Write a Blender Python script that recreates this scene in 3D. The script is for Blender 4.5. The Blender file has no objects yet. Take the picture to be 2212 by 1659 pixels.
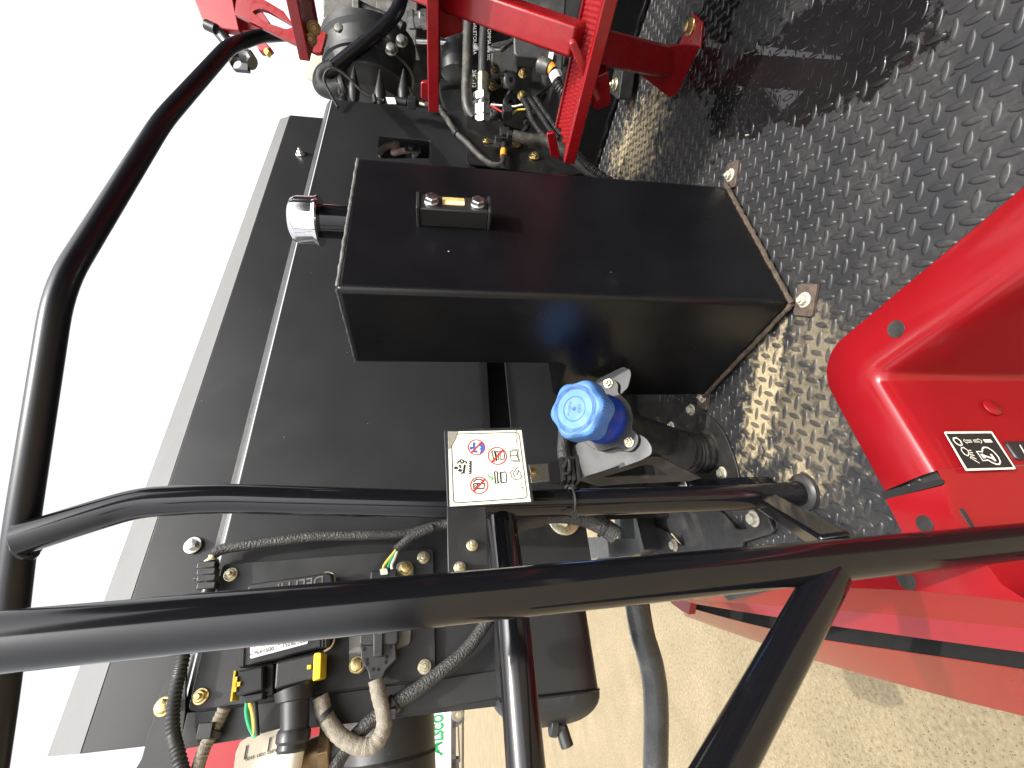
import bpy, bmesh, math, random
from mathutils import Vector, Matrix
random.seed(7)
S = bpy.context.scene
R = math.radians
# ------------------------------------------------------------------ camera
# machine frame: x along the machine side, y towards its middle, z up, deck at z=0
YAW, PITCH, FPX = R(32.5), R(9.3), 977.0
CAM = Vector((0, 0, .6))
RT = Vector((math.cos(YAW), -math.sin(YAW), 0))
FH = Vector((math.sin(YAW), math.cos(YAW), 0))
FW = FH*math.cos(PITCH) + Vector((0, 0, -math.sin(PITCH)))
UP = FH*math.sin(PITCH) + Vector((0, 0, math.cos(PITCH)))
cd = bpy.data.cameras.new('camera'); cam = bpy.data.objects.new('camera', cd)
S.collection.objects.link(cam)
m = Matrix((( -UP.x, RT.x, -FW.x, CAM.x), (-UP.y, RT.y, -FW.y, CAM.y), (-UP.z, RT.z, -FW.z, CAM.z), (0, 0, 0, 1)))
cam.matrix_world = m
cd.sensor_width = 36; cd.lens = 36*FPX/2212; cd.clip_start = .01; cd.clip_end = 2000
S.camera = cam
# ------------------------------------------------------------------ world, sun, exposure
SUN_AZ = Vector((-.03, .41, 0)).normalized()           # horizontal travel of the light
SUN_EL = R(58.4)
w = bpy.data.worlds.new('World'); S.world = w; w.use_nodes = True
nt = w.node_tree; nt.nodes.clear()
sky = nt.nodes.new('ShaderNodeTexSky'); sky.sky_type = 'NISHITA'; sky.sun_disc = False
sky.sun_elevation = SUN_EL; src = -SUN_AZ
sky.sun_rotation = math.atan2(src.x, src.y)
sky.dust_density = 6; sky.air_density = 1.0; sky.ozone_density = .6
hs = nt.nodes.new('ShaderNodeHueSaturation'); hs.inputs['Saturation'].default_value = .10
hs.inputs['Value'].default_value = 1.36
bg = nt.nodes.new('ShaderNodeBackground'); bg.inputs[1].default_value = .15
ow = nt.nodes.new('ShaderNodeOutputWorld')
nt.links.new(sky.outputs[0], hs.inputs['Color']); nt.links.new(hs.outputs[0], bg.inputs[0]); nt.links.new(bg.outputs[0], ow.inputs[0])
sd = bpy.data.lights.new('sun', 'SUN'); sd.energy = 2.15; sd.angle = R(.6); sd.color = (1, .95, .87)
sun = bpy.data.objects.new('sun', sd); S.collection.objects.link(sun)
tr = Vector((SUN_AZ.x*math.cos(SUN_EL), SUN_AZ.y*math.cos(SUN_EL), -math.sin(SUN_EL)))
sun.rotation_euler = tr.to_track_quat('-Z', 'Y').to_euler()
S.view_settings.view_transform = 'Standard'; S.view_settings.look = 'None'
S.view_settings.exposure = 1.12; S.view_settings.gamma = 1
S.render.engine = 'CYCLES'

# ------------------------------------------------------------------ measuring helpers
def ray(px, py):
    u = 829.5-py; v = 1106-px
    return RT*u + UP*v + FW*FPX
def P(px, py, a=None, b=None, z=None, t=None, pl=None):
    d = ray(px, py)
    if a is not None: t = (a-CAM.x)/d.x
    elif b is not None: t = (b-CAM.y)/d.y
    elif z is not None: t = (z-CAM.z)/d.z
    elif pl is not None: t = (pl[0]-CAM).dot(pl[1])/d.dot(pl[1])
    return CAM + d*t
def Pn(pts, **k): return [P(x, y, **k) for x, y in pts]
EX, EY, EZ = Vector((1, 0, 0)), Vector((0, 1, 0)), Vector((0, 0, 1))

# ------------------------------------------------------------------ materials
MATS = {}
def mat(name, col, rough=.4, metal=0, coat=0, noise=0, nscale=8, dust=0, dustcol=(.32, .27, .19), dscale=14,
        bump=0, bscale=60, rnoise=.12, specks=0, scr=0, spec=.5, wave=0, wscale=200, trans=0):
    m = bpy.data.materials.new(name); m.use_nodes = True; t = m.node_tree; N = t.nodes; L = t.links
    b = N['Principled BSDF']; b.inputs['Roughness'].default_value = rough; b.inputs['Metallic'].default_value = metal
    b.inputs['Coat Weight'].default_value = coat; b.inputs['Coat Roughness'].default_value = .06
    b.inputs['Specular IOR Level'].default_value = spec
    if trans: b.inputs['Transmission Weight'].default_value = trans
    tc = N.new('ShaderNodeTexCoord')
    def nz(scale, det=5, rgh=.6):
        n = N.new('ShaderNodeTexNoise'); n.inputs['Scale'].default_value = scale; n.inputs['Detail'].default_value = det
        n.inputs['Roughness'].default_value = rgh; L.new(tc.outputs['Object'], n.inputs['Vector']); return n
    def rmp(src, lo, hi, a=0, c=1):
        r = N.new('ShaderNodeMapRange'); r.inputs[1].default_value = lo; r.inputs[2].default_value = hi
        r.inputs[3].default_value = a; r.inputs[4].default_value = c; L.new(src, r.inputs[0]); return r.outputs[0]
    def mix(f, c1, c2):
        x = N.new('ShaderNodeMix'); x.data_type = 'RGBA'
        if isinstance(f, (int, float)): x.inputs[0].default_value = f
        else: L.new(f, x.inputs[0])
        for i, c in ((6, c1), (7, c2)):
            if isinstance(c, tuple): x.inputs[i].default_value = (*c, 1)
            else: L.new(c, x.inputs[i])
        return x.outputs[2]
    c = tuple(col)
    if noise:
        n = nz(nscale); c = mix(rmp(n.outputs[0], .3, .7), tuple(x*(1-noise) for x in col), tuple(min(1, x*(1+noise)) for x in col))
    ro = None
    n2 = nz(nscale*1.7+3, 6); ro = rmp(n2.outputs[0], .3, .7, max(.02, rough-rnoise*rough*2), min(1, rough+rnoise))
    if dust:
        n3 = nz(dscale, 9, .72); f = rmp(n3.outputs[0], .62-.25*dust, .78, 0, min(.9, dust))
        c = mix(f, c, dustcol)
        ad = N.new('ShaderNodeMath'); ad.operation = 'ADD'; ad.use_clamp = True; L.new(ro, ad.inputs[0]); L.new(f, ad.inputs[1]); ro = ad.outputs[0]
    if specks:
        vo = N.new('ShaderNodeTexVoronoi'); vo.inputs['Scale'].default_value = specks; L.new(tc.outputs['Object'], vo.inputs['Vector'])
        vf = rmp(vo.outputs['Distance'], .025, .05, .7, 0)
        vr = N.new('ShaderNodeMath'); vr.operation = 'GREATER_THAN'; vr.inputs[1].default_value = .7
        sp = N.new('ShaderNodeSeparateColor'); L.new(vo.outputs['Color'], sp.inputs[0]); L.new(sp.outputs[0], vr.inputs[0])
        mu = N.new('ShaderNodeMath'); mu.operation = 'MULTIPLY'; L.new(vf, mu.inputs[0]); L.new(vr.outputs[0], mu.inputs[1])
        c = mix(mu.outputs[0], c, (.55, .52, .46))
    if scr:
        mp = N.new('ShaderNodeMapping'); mp.inputs['Scale'].default_value = (2, 30, 260); mp.inputs['Rotation'].default_value = (.2, .3, .1)
        L.new(tc.outputs['Object'], mp.inputs[0]); n5 = N.new('ShaderNodeTexNoise'); n5.inputs['Scale'].default_value = 1.0; n5.inputs['Detail'].default_value = 3
        L.new(mp.outputs[0], n5.inputs['Vector']); f = rmp(n5.outputs[0], .69, .73, 0, scr); c = mix(f, c, (.35, .33, .3))
    if isinstance(c, tuple): b.inputs['Base Color'].default_value = (*c, 1)
    else: L.new(c, b.inputs['Base Color'])
    L.new(ro, b.inputs['Roughness'])
    if bump or wave:
        bp = N.new('ShaderNodeBump'); bp.inputs['Distance'].default_value = .0016 if wave else .001
        if wave:
            vo = N.new('ShaderNodeTexVoronoi'); vo.inputs['Scale'].default_value = wscale; L.new(tc.outputs['Object'], vo.inputs['Vector'])
            bp.inputs['Strength'].default_value = wave; L.new(vo.outputs['Distance'], bp.inputs['Height'])
        else:
            n4 = nz(bscale, 4); bp.inputs['Strength'].default_value = bump; L.new(n4.outputs[0], bp.inputs['Height'])
        L.new(bp.outputs[0], b.inputs['Normal'])
    MATS[name] = m
    return m
mat('black_sheet', (.016, .0165, .0175), .36, rnoise=.05, spec=.45, noise=.15, nscale=3, dust=.07, dscale=5, specks=40, bump=.05, bscale=400)
mat('tank_paint', (.004, .004, .005), .30, spec=.36, rnoise=.06, noise=.2, dust=.03, dscale=6, specks=30, bump=.04, bscale=300)
mat('tank_edge', (.05, .05, .05), .35, dust=.3, dscale=40)
mat('ridge_glint', (.045, .045, .045), .42, noise=.3, nscale=60)  # lighter than the sheet: light caught by the fold, put into its colour
mat('worn_edge', (.12, .12, .12), .4, noise=.3, nscale=60)
mat('tube_gloss', (.005, .005, .0065), .11, dust=.09, dustcol=(.12, .115, .11), dscale=16, specks=22, spec=.5, rnoise=.05)
mat('tube_matte', (.006, .006, .009), .30, noise=.2, spec=.4, rnoise=.05)
mat('cast_black', (.012, .013, .014), .5, noise=.3, dust=.25, dscale=12, bump=.4, bscale=90)
mat('plastic_black', (.016, .016, .017), .42, noise=.2, dust=.12, dscale=25, bump=.15, bscale=300)
mat('rubber', (.02, .02, .02), .55, dust=.2, dscale=30, bump=.2, bscale=200)
mat('rubber_dusty', (.028, .026, .023), .6, noise=.3, dust=.5, dscale=30)
mat('braid', (.035, .034, .032), .6, noise=.3, nscale=60, wave=1.0, wscale=300)
mat('tan_loom', (.21, .185, .145), .75, noise=.25, nscale=90, dust=.3, dscale=30, wave=.5, wscale=500)
mat('engine_dark', (.004, .004, .004), .55, noise=.5, nscale=20, dust=.15, dustcol=(.08, .06, .04), dscale=10, bump=.5, bscale=40)
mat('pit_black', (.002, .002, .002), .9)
mat('cast_alu', (.17, .165, .155), .5, metal=.7, noise=.25, nscale=30, dust=.3, dustcol=(.12, .10, .08), bump=.3, bscale=120)
mat('cast_grey', (.05, .05, .05), .5, metal=.3, noise=.3, nscale=25, dust=.3, bump=.3, bscale=80)
mat('zinc', (.62, .62, .61), .28, metal=1, noise=.08, nscale=30)
mat('chrome', (.80, .79, .80), .10, metal=1, noise=.05)
mat('chromate', (.62, .50, .24), .3, metal=1, noise=.25, nscale=150)
mat('chromate_pale', (.70, .65, .48), .32, metal=1, noise=.2, nscale=150)
mat('brass_dark', (.22, .15, .08), .4, metal=.8, noise=.3, nscale=50)
mat('bolt_dusty', (.45, .42, .34), .6, metal=.3, noise=.3, nscale=150, dust=.4, dscale=120)
mat('red_paint', (.20, .005, .008), .2, spec=.38, coat=.12, rnoise=.04, noise=.06, nscale=12, dust=.02, dustcol=(.75, .35, .3), dscale=60)
mat('red_ladder', (.24, .005, .008), .30, coat=.3, noise=.12, nscale=30, dust=.05, dustcol=(.12, .01, .01), dscale=25, bump=.2, bscale=140)
mat('red_far', (.30, .015, .02), .4, noise=.1)
mat('blue_cap', (.07, .19, .50), .58, noise=.12, nscale=40, dust=.42, dustcol=(.22, .25, .30), dscale=24)
mat('blue_neck', (.012, .045, .36), .38, noise=.2, nscale=30)
mat('blue_print', (.02, .07, .27), .5)
mat('decal_white', (.66, .65, .55), .4, noise=.02)
mat('label_white', (.88, .88, .86), .45)
mat('label_tan', (.52, .46, .36), .6, noise=.1)
mat('ink', (.012, .012, .012), .5)
mat('print_grey', (.30, .30, .29), .6)
mat('ink_grey', (.12, .12, .12), .6)
mat('sign_red', (.42, .02, .025), .5)
mat('sign_blue', (.03, .10, .38), .5)
mat('sign_green', (.08, .36, .06), .5)
mat('fold_grey', (.22, .20, .165), .6, noise=.1, nscale=60)
mat('logo_green', (.0, .26, .085), .5)
mat('trailer_white', (.80, .80, .77), .5)
mat('trailer_dark', (.05, .045, .04), .7, noise=.4, nscale=1)
mat('tyre', (.14, .125, .10), .8)
mat('yellow', (.72, .50, .02), .4)
mat('wire_yellow', (.75, .58, .10), .4)
mat('wire_green', (.02, .36, .16), .4)
mat('wire_white', (.75, .74, .70), .4)
mat('wire_red', (.5, .02, .02), .4)
mat('orange', (.85, .30, .03), .5)
mat('cable_white', (.80, .76, .64), .45, noise=.06, nscale=30)
mat('seal_beige', (.62, .55, .33), .5)
mat('grey_hose', (.022, .022, .022), .25, noise=.5, nscale=16, dust=.2, dscale=18)
mat('grey_plate', (.17, .165, .15), .5, noise=.15, nscale=40)
mat('bracket_grey', (.018, .019, .02), .45, noise=.2, dust=.08, dscale=20, bump=.1, bscale=300)
mat('bracket_dirty', (.016, .015, .014), .5, noise=.4, nscale=30, dust=.4, dustcol=(.12, .10, .075), dscale=45)
mat('rust', (.05, .035, .024), .8, noise=.6, nscale=60, dust=.5, dustcol=(.17,.125,.075), dscale=50, bump=.6, bscale=150)
mat('dirt', (.34, .26, .15), .95, noise=.4, nscale=120, bump=.8, bscale=160)
mat('straw', (.42, .27, .12), .9, noise=.4, nscale=140)
mat('sight_glass', (.50, .36, .13), .12, noise=.3, nscale=60)
mat('sight_lit', (.85, .72, .42), .15)
mat('pale_shell', (.62, .55, .42), .6, noise=.08, nscale=5)
mat('pink_grime', (.30, .24, .21), .5, noise=.3, nscale=40)

def deck_material():
    m = bpy.data.materials.new('deck_plate'); m.use_nodes = True; t = m.node_tree; N = t.nodes; L = t.links
    b = N['Principled BSDF']; tc = N.new('ShaderNodeTexCoord')
    def nz(sc, det=6, rg=.65):
        n = N.new('ShaderNodeTexNoise'); n.inputs['Scale'].default_value = sc; n.inputs['Detail'].default_value = det; n.inputs['Roughness'].default_value = rg
        L.new(tc.outputs['Object'], n.inputs['Vector']); return n.outputs[0]
    def mth(op, a, c, clamp=False):
        x = N.new('ShaderNodeMath'); x.operation = op; x.use_clamp = clamp
        for i, s in enumerate((a, c)):
            if isinstance(s, (int, float)): x.inputs[i].default_value = s
            else: L.new(s, x.inputs[i])
        return x.outputs[0]
    def mr(s, lo, hi, a=0, c=1):
        r = N.new('ShaderNodeMapRange'); r.inputs[1].default_value = lo; r.inputs[2].default_value = hi; r.inputs[3].default_value = a; r.inputs[4].default_value = c
        L.new(s, r.inputs[0]); return r.outputs[0]
    def blob(cx, cy, ang, rx, ry):
        mp = N.new('ShaderNodeMapping'); mp.vector_type = 'TEXTURE'; mp.inputs['Location'].default_value = (cx, cy, 0)
        mp.inputs['Rotation'].default_value = (0, 0, ang); mp.inputs['Scale'].default_value = (rx, ry, 1); L.new(tc.outputs['Object'], mp.inputs[0])
        s = N.new('ShaderNodeSeparateXYZ'); L.new(mp.outputs[0], s.inputs[0])
        cmb = N.new('ShaderNodeCombineXYZ'); L.new(s.outputs[0], cmb.inputs[0]); L.new(s.outputs[1], cmb.inputs[1])
        ln = N.new('ShaderNodeVectorMath'); ln.operation = 'LENGTH'; L.new(cmb.outputs[0], ln.inputs[0]); return ln.outputs['Value']
    def mix(f, c1, c2):
        x = N.new('ShaderNodeMix'); x.data_type = 'RGBA'; L.new(f, x.inputs[0])
        for i, c in ((6, c1), (7, c2)):
            if isinstance(c, tuple): x.inputs[i].default_value = (*c, 1)
            else: L.new(c, x.inputs[i])
        return x.outputs[2]
    n1, n2, n3 = nz(9), nz(40), nz(160, 4)
    sxyz = N.new('ShaderNodeSeparateXYZ'); L.new(tc.outputs['Object'], sxyz.inputs[0])
    low = mr(sxyz.outputs[2], .0006, .0011, 1, 0)
    # sand patches collected in known spots plus a thin film of dust
    def patch(cx, cy, ang, rx, ry):
        d = blob(cx, cy, ang, rx, ry); e = mth('SUBTRACT', 1.25, d); e = mth('ADD', e, mth('MULTIPLY', mth('SUBTRACT', n2, .5), 2.6)); e = mth('ADD', e, mth('MULTIPLY', mth('SUBTRACT', n1, .5), 1.6))
        return mr(e, .35, .95)
    s = patch(.385, .655, R(-50), .17, .06)
    s = mth('MAXIMUM', s, patch(1.33, .70, R(60), .26, .15))
    s = mth('MAXIMUM', s, mth('MULTIPLY', patch(.22, .655, 0, .05, .05), .8))
    s = mth('MAXIMUM', s, mth('MULTIPLY', patch(.40, .50, R(0), .10, .05), .35))
    s = mth('MAXIMUM', s, mth('MULTIPLY', patch(.33, .60, R(0), .2, .1), .32))
    sand = mth('MULTIPLY', s, mth('ADD', mth('MULTIPLY', low, .75), .2))
    film = mth('MULTIPLY', mr(n1, .42, .68), mth('MULTIPLY', mr(n3, .35, .7), .30))
    # puddle: flat water between the treads
    d = blob(.83, .30, R(41), .34, .115); e = mth('ADD', mth('SUBTRACT', 1.1, d), mth('MULTIPLY', mth('SUBTRACT', n1, .5), 1.5))
    e = mth('ADD', e, mth('MULTIPLY', mth('SUBTRACT', n2, .5), .5))
    d2 = blob(1.16, .36, R(60), .26, .13); e2 = mth('ADD', mth('SUBTRACT', 1.05, d2), mth('MULTIPLY', mth('SUBTRACT', n1, .5), 2.4))
    wet = mth('MAXIMUM', mr(e, .30, .34), mr(e2, .30, .36))
    wet = mth('MAXIMUM', wet, mr(nz(13, 3), .70, .72))
    wlow = mth('MULTIPLY', wet, low)
    col = mix(film, (.017, .0172, .019), (.14, .125, .10))
    sc = mix(n3, (.20, .155, .085), (.46, .38, .24))
    col = mix(sand, col, sc)
    col = mix(mth('MULTIPLY', wet, .85), col, (.006, .0055, .006))
    L.new(col, b.inputs['Base Color'])
    ro = mr(n2, .3, .7, .36, .5); ro = mth('ADD', ro, mth('MULTIPLY', sand, .5), True); ro = mth('ADD', ro, mth('MULTIPLY', film, .3), True)
    ro = mth('MULTIPLY', ro, mr(wlow, 0, 1, 1, .06)); ro = mth('MULTIPLY', ro, mr(wet, 0, 1, 1, .7))
    L.new(ro, b.inputs['Roughness'])
    bp = N.new('ShaderNodeBump'); bp.inputs['Distance'].default_value = .0012
    h = mth('ADD', mth('MULTIPLY', n3, mth('ADD', mth('MULTIPLY', sand, .8), .12)), mth('MULTIPLY', n2, .12)); h = mth('MULTIPLY', h, mr(wlow, 0, 1, 1, 0))
    L.new(h, bp.inputs['Height']); bp.inputs['Strength'].default_value = .8; L.new(bp.outputs[0], b.inputs['Normal'])
    MATS['deck_plate'] = m
deck_material()
def ground_material():
    m = bpy.data.materials.new('gravel_ground'); m.use_nodes = True; t = m.node_tree; N = t.nodes; L = t.links; b = N['Principled BSDF']
    tc = N.new('ShaderNodeTexCoord')
    def tex(kind, sc, out=0):
        n = N.new(kind); n.inputs['Scale'].default_value = sc; L.new(tc.outputs['Object'], n.inputs['Vector']); 
        if kind == 'ShaderNodeTexNoise': n.inputs['Detail'].default_value = 8; n.inputs['Roughness'].default_value = .7
        return n.outputs[out]
    cr = N.new('ShaderNodeValToRGB'); L.new(tex('ShaderNodeTexNoise', 38), cr.inputs[0])
    e = cr.color_ramp.elements; e[0].position = .28; e[0].color = (.11, .088, .055, 1); e[1].position = .62; e[1].color = (.32, .262, .17, 1)
    x = e.new(.42); x.color = (.23, .185, .115, 1); x = e.new(.78); x.color = (.44, .38, .28, 1)
    vo = tex('ShaderNodeTexVoronoi', 75, 0); vc = N.new('ShaderNodeTexVoronoi'); vc.inputs['Scale'].default_value = 75; L.new(tc.outputs['Object'], vc.inputs['Vector'])
    sp = N.new('ShaderNodeSeparateColor'); L.new(vc.outputs['Color'], sp.inputs[0])
    g = N.new('ShaderNodeMapRange'); g.inputs[1].default_value = .80; g.inputs[2].default_value = .83; L.new(sp.outputs[0], g.inputs[0])
    g2 = N.new('ShaderNodeMapRange'); g2.inputs[1].default_value = .30; g2.inputs[2].default_value = .22; L.new(vo, g2.inputs[0])
    mu = N.new('ShaderNodeMath'); mu.operation = 'MULTIPLY'; L.new(g.outputs[0], mu.inputs[0]); L.new(g2.outputs[0], mu.inputs[1])
    mx = N.new('ShaderNodeMix'); mx.data_type = 'RGBA'; L.new(mu.outputs[0], mx.inputs[0]); L.new(cr.outputs[0], mx.inputs[6]); mx.inputs[7].default_value = (.07, .055, .04, 1)
    big = N.new('ShaderNodeMapRange'); L.new(tex('ShaderNodeTexNoise', 1.3), big.inputs[0]); big.inputs[1].default_value = .35; big.inputs[2].default_value = .65; big.inputs[3].default_value = .72; big.inputs[4].default_value = .92
    m2 = N.new('ShaderNodeMix'); m2.data_type = 'RGBA'; m2.blend_type = 'MULTIPLY'; m2.inputs[0].default_value = 1; L.new(mx.outputs[2], m2.inputs[6]); L.new(big.outputs[0], m2.inputs[7])
    L.new(m2.outputs[2], b.inputs['Base Color']); b.inputs['Roughness'].default_value = .95; b.inputs['Specular IOR Level'].default_value = .15
    bp = N.new('ShaderNodeBump'); bp.inputs['Distance'].default_value = .012; bp.inputs['Strength'].default_value = 1; L.new(tex('ShaderNodeTexNoise', 90), bp.inputs['Height']); L.new(bp.outputs[0], b.inputs['Normal'])
    MATS['gravel_ground'] = m
ground_material()

# ------------------------------------------------------------------ mesh helpers
def frame(n, up=None):
    n = n.normalized()
    u = up if up is not None and abs(n.dot(up.normalized())) < .98 else (EZ if abs(n.z) < .95 else EX)
    x = u.cross(n).normalized(); y = n.cross(x).normalized()
    return x, y, n
class MB:
    def __init__(s): s.v = []; s.f = []; s.mi = []; s.cur = 0
    def add(s, vs, fs):
        o = len(s.v); s.v += [Vector(p) for p in vs]; s.f += [[i+o for i in f] for f in fs]; s.mi += [s.cur]*len(fs); return s
    def box(s, c, sx, sy, sz, X=EX, Y=EY, Z=EZ):
        vs = [c+X*(i*sx/2)+Y*(j*sy/2)+Z*(k*sz/2) for i in (-1, 1) for j in (-1, 1) for k in (-1, 1)]
        return s.add(vs, [[0, 1, 3, 2], [4, 6, 7, 5], [0, 4, 5, 1], [2, 3, 7, 6], [0, 2, 6, 4], [1, 5, 7, 3]])
    def bar(s, p0, p1, w, h, up=EZ):
        d = p1-p0; x, y, n = frame(d, up); return s.box((p0+p1)/2, w, h, d.length, x, y, n)
    def lathe(s, c, ax, prof, seg=32, up=None, star=None):
        x, y, n = frame(ax, up); vs = []; fs = []
        for h, r in prof:
            for k in range(seg):
                th = 2*math.pi*k/seg; rr = r*(star(th, h) if star else 1)
                vs.append(c+n*h+(x*math.cos(th)+y*math.sin(th))*rr)
        for i in range(len(prof)-1):
            for k in range(seg):
                k2 = (k+1) % seg; fs.append([i*seg+k, i*seg+k2, (i+1)*seg+k2, (i+1)*seg+k])
        if prof[0][1] > 1e-5: fs.append([k for k in range(seg)][::-1])
        if prof[-1][1] > 1e-5: fs.append([(len(prof)-1)*seg+k for k in range(seg)])
        return s.add(vs, fs)
    def cyl(s, p0, p1, r, seg=24, bev=0):
        d = p1-p0; L = d.length
        pr = [(0, r), (L, r)] if not bev else [(0, r-bev), (bev, r), (L-bev, r), (L, r-bev)]
        return s.lathe(p0, d, pr, seg)
    def hexh(s, c, n, r, h, up=None):
        return s.lathe(c, n, [(0, r), (h*.85, r), (h, r*.88)], 6, up)
    def tube(s, pts, r, seg=20, cor=0, corlen=.004, caps=True, rfun=None, flat=1.0):
        pts = [Vector(p) for p in pts]
        if cor:      # resample for corrugation
            q = [pts[0]]; step = corlen/4
            for a, b in zip(pts, pts[1:]):
                n = max(1, int((b-a).length/step))
                q += [a.lerp(b, (k+1)/n) for k in range(n)]
            pts = q
        T = []
        for i in range(len(pts)):
            a = pts[max(0, i-1)]; b = pts[min(len(pts)-1, i+1)]; T.append((b-a).normalized())
        x, y, _ = frame(T[0]); vs = []; dist = 0; tot = 0
        for i, p in enumerate(pts):
            if i:
                q = T[i-1].rotation_difference(T[i]); x = (q @ x).normalized(); dist += (pts[i]-pts[i-1]).length
            x = (x-T[i]*x.dot(T[i])).normalized(); y = T[i].cross(x)
            rr = r + (cor*(math.sin(2*math.pi*dist/corlen)) if cor else 0)
            if rfun: rr *= rfun(i/(len(pts)-1))
            for k in range(seg):
                th = 2*math.pi*k/seg; vs.append(p+(x*math.cos(th)+y*math.sin(th)*flat)*rr)
        fs = [[i*seg+k, i*seg+(k+1) % seg, (i+1)*seg+(k+1) % seg, (i+1)*seg+k] for i in range(len(pts)-1) for k in range(seg)]
        if caps: fs += [list(range(seg))[::-1], [(len(pts)-1)*seg+k for k in range(seg)]]
        return s.add(vs, fs)
    def grid(s, rows, thick=None):
        n = len(rows[0]); vs = [p for r in rows for p in r]
        return s.add(vs, [[i*n+j, i*n+j+1, (i+1)*n+j+1, (i+1)*n+j] for i in range(len(rows)-1) for j in range(n-1)])
    def plate(s, outer, holes=(), th=.004, n=None):
        """flat sheet through coplanar outline, thickened away along -n"""
        bm = bmesh.new(); loops = []
        for lp in (outer, *holes):
            vs = [bm.verts.new(p) for p in lp]; loops.append(vs)
            for i in range(len(vs)): bm.edges.new((vs[i], vs[(i+1) % len(vs)]))
        if holes: bmesh.ops.triangle_fill(bm, use_beauty=True, use_dissolve=False, edges=bm.edges[:])
        else: bm.faces.new(loops[0])
        bm.verts.index_update()
        nn = n.normalized(); V = [v.co.copy() for v in bm.verts]; N = len(V); F = []
        for f in bm.faces:
            ix = [v.index for v in f.verts]
            if f.normal.length < 1e-9: f.normal_update()
            if f.normal.dot(nn) < 0: ix.reverse()
            F.append(ix); F.append([i+N for i in ix][::-1])
        for vs in loops:
            ids = [v.index for v in vs]
            for i in range(len(ids)):
                a, b = ids[i], ids[(i+1) % len(ids)]; F.append([a, b, b+N, a+N])
        bm.free(); return s.add(V+[p-nn*th for p in V], F)
    def build(s, name, mats, parent=None, smooth=35, bev=0, bseg=2, loc=None, recalc=True):
        me = bpy.data.meshes.new(name); off = parent_loc(parent) if parent is not None else (loc or Vector((0, 0, 0)))
        me.from_pydata([p-off for p in s.v], [], s.f)
        if isinstance(mats, str): mats = [mats]
        for k in mats: me.materials.append(MATS[k])
        me.polygons.foreach_set('material_index', s.mi)
        if recalc:
            bm = bmesh.new(); bm.from_mesh(me); bmesh.ops.recalc_face_normals(bm, faces=bm.faces[:]); bm.to_mesh(me); bm.free()
        if smooth: 
            me.polygons.foreach_set('use_smooth', [True]*len(me.polygons)); me.set_sharp_from_angle(angle=R(smooth))
        o = bpy.data.objects.new(name, me); S.collection.objects.link(o)
        if parent is not None: o.parent = parent
        else: o.location = off
        if bev:
            md = o.modifiers.new('bevel', 'BEVEL'); md.width = bev; md.segments = bseg; md.limit_method = 'ANGLE'; md.angle_limit = R(40)
        return o
def parent_loc(o):
    l = Vector((0, 0, 0))
    while o is not None: l = l+o.location; o = o.parent
    return l
def thing(name, label, cat, loc, group=None):
    o = bpy.data.objects.new(name, None); S.collection.objects.link(o); o.location = loc; o.empty_display_size = .05
    o['label'] = label; o['category'] = cat
    if group: o['group'] = group
    return o
def tag(o, label, cat, group=None):
    o['label'] = label; o['category'] = cat
    if group: o['group'] = group
    return o
def struct(o): o['kind'] = 'structure'; return o
def curve(pts, n=8):
    """Catmull-Rom through points"""
    p = [Vector(q) for q in pts]; p = [p[0]*2-p[1]]+p+[p[-1]*2-p[-2]]; out = []
    for i in range(1, len(p)-2):
        for k in range(n):
            t = k/n; a, b, c, d = p[i-1], p[i], p[i+1], p[i+2]
            out.append(.5*((2*b)+(c-a)*t+(2*a-5*b+4*c-d)*t*t+(3*b-a-3*c+d)*t**3))
    out.append(p[-2]); return out
def fillet(pts, r=.03, n=6):
    p = [Vector(q) for q in pts]; out = [p[0]]
    for i in range(1, len(p)-1):
        a = (p[i-1]-p[i]); c = (p[i+1]-p[i]); k = min(r, a.length*.45, c.length*.45)
        A = p[i]+a.normalized()*k; C = p[i]+c.normalized()*k
        for j in range(n+1):
            t = j/n; out.append(A*(1-t)**2+p[i]*2*t*(1-t)+C*t*t)
    out.append(p[-1]); return out
def rrect(c, X, Y, w, h, r, n=5):
    out = []
    for sx, sy, a0 in ((1, 1, 0), (-1, 1, 90), (-1, -1, 180), (1, -1, 270)):
        for k in range(n+1):
            t = R(a0+90*k/n); out.append(c+X*(sx*(w/2-r)+r*math.cos(t))+Y*(sy*(h/2-r)+r*math.sin(t)))
    return out
def roundpoly(pts, r, n=5): 
    p = pts+[]; m_ = len(p); out = []
    for i in range(m_):
        a = p[i-1]-p[i]; c = p[(i+1) % m_]-p[i]; k = min(r, a.length*.45, c.length*.45)
        A = p[i]+a.normalized()*k; C = p[i]+c.normalized()*k
        for j in range(n+1):
            t = j/n; out.append(A*(1-t)**2+p[i]*2*t*(1-t)+C*t*t)
    return out
def circ(c, X, Y, r, n=24): return [c+X*(r*math.cos(2*math.pi*k/n))+Y*(r*math.sin(2*math.pi*k/n)) for k in range(n)]
def bolt(parent, c, n, r=.009, m='chromate', stud=0, washer=1.45, name='bolt', up=None, hh=None):
    b = MB(); n = n.normalized(); h = hh or r*.85
    b.lathe(c, n, [(0, r*washer), (r*.18, r*washer), (r*.26, r*washer*.93)], 24)
    b.hexh(c+n*(r*.24), n, r, h, up)
    if stud: b.cyl(c+n*(r*.24+h*.9), c+n*(r*.24+h+stud), r*.52, 14, r*.1)
    else: b.lathe(c+n*(r*.24+h), n, [(0, r*.8), (r*.06, r*.66), (r*.03, 0)], 18)
    return b.build(name, m, parent)
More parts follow.
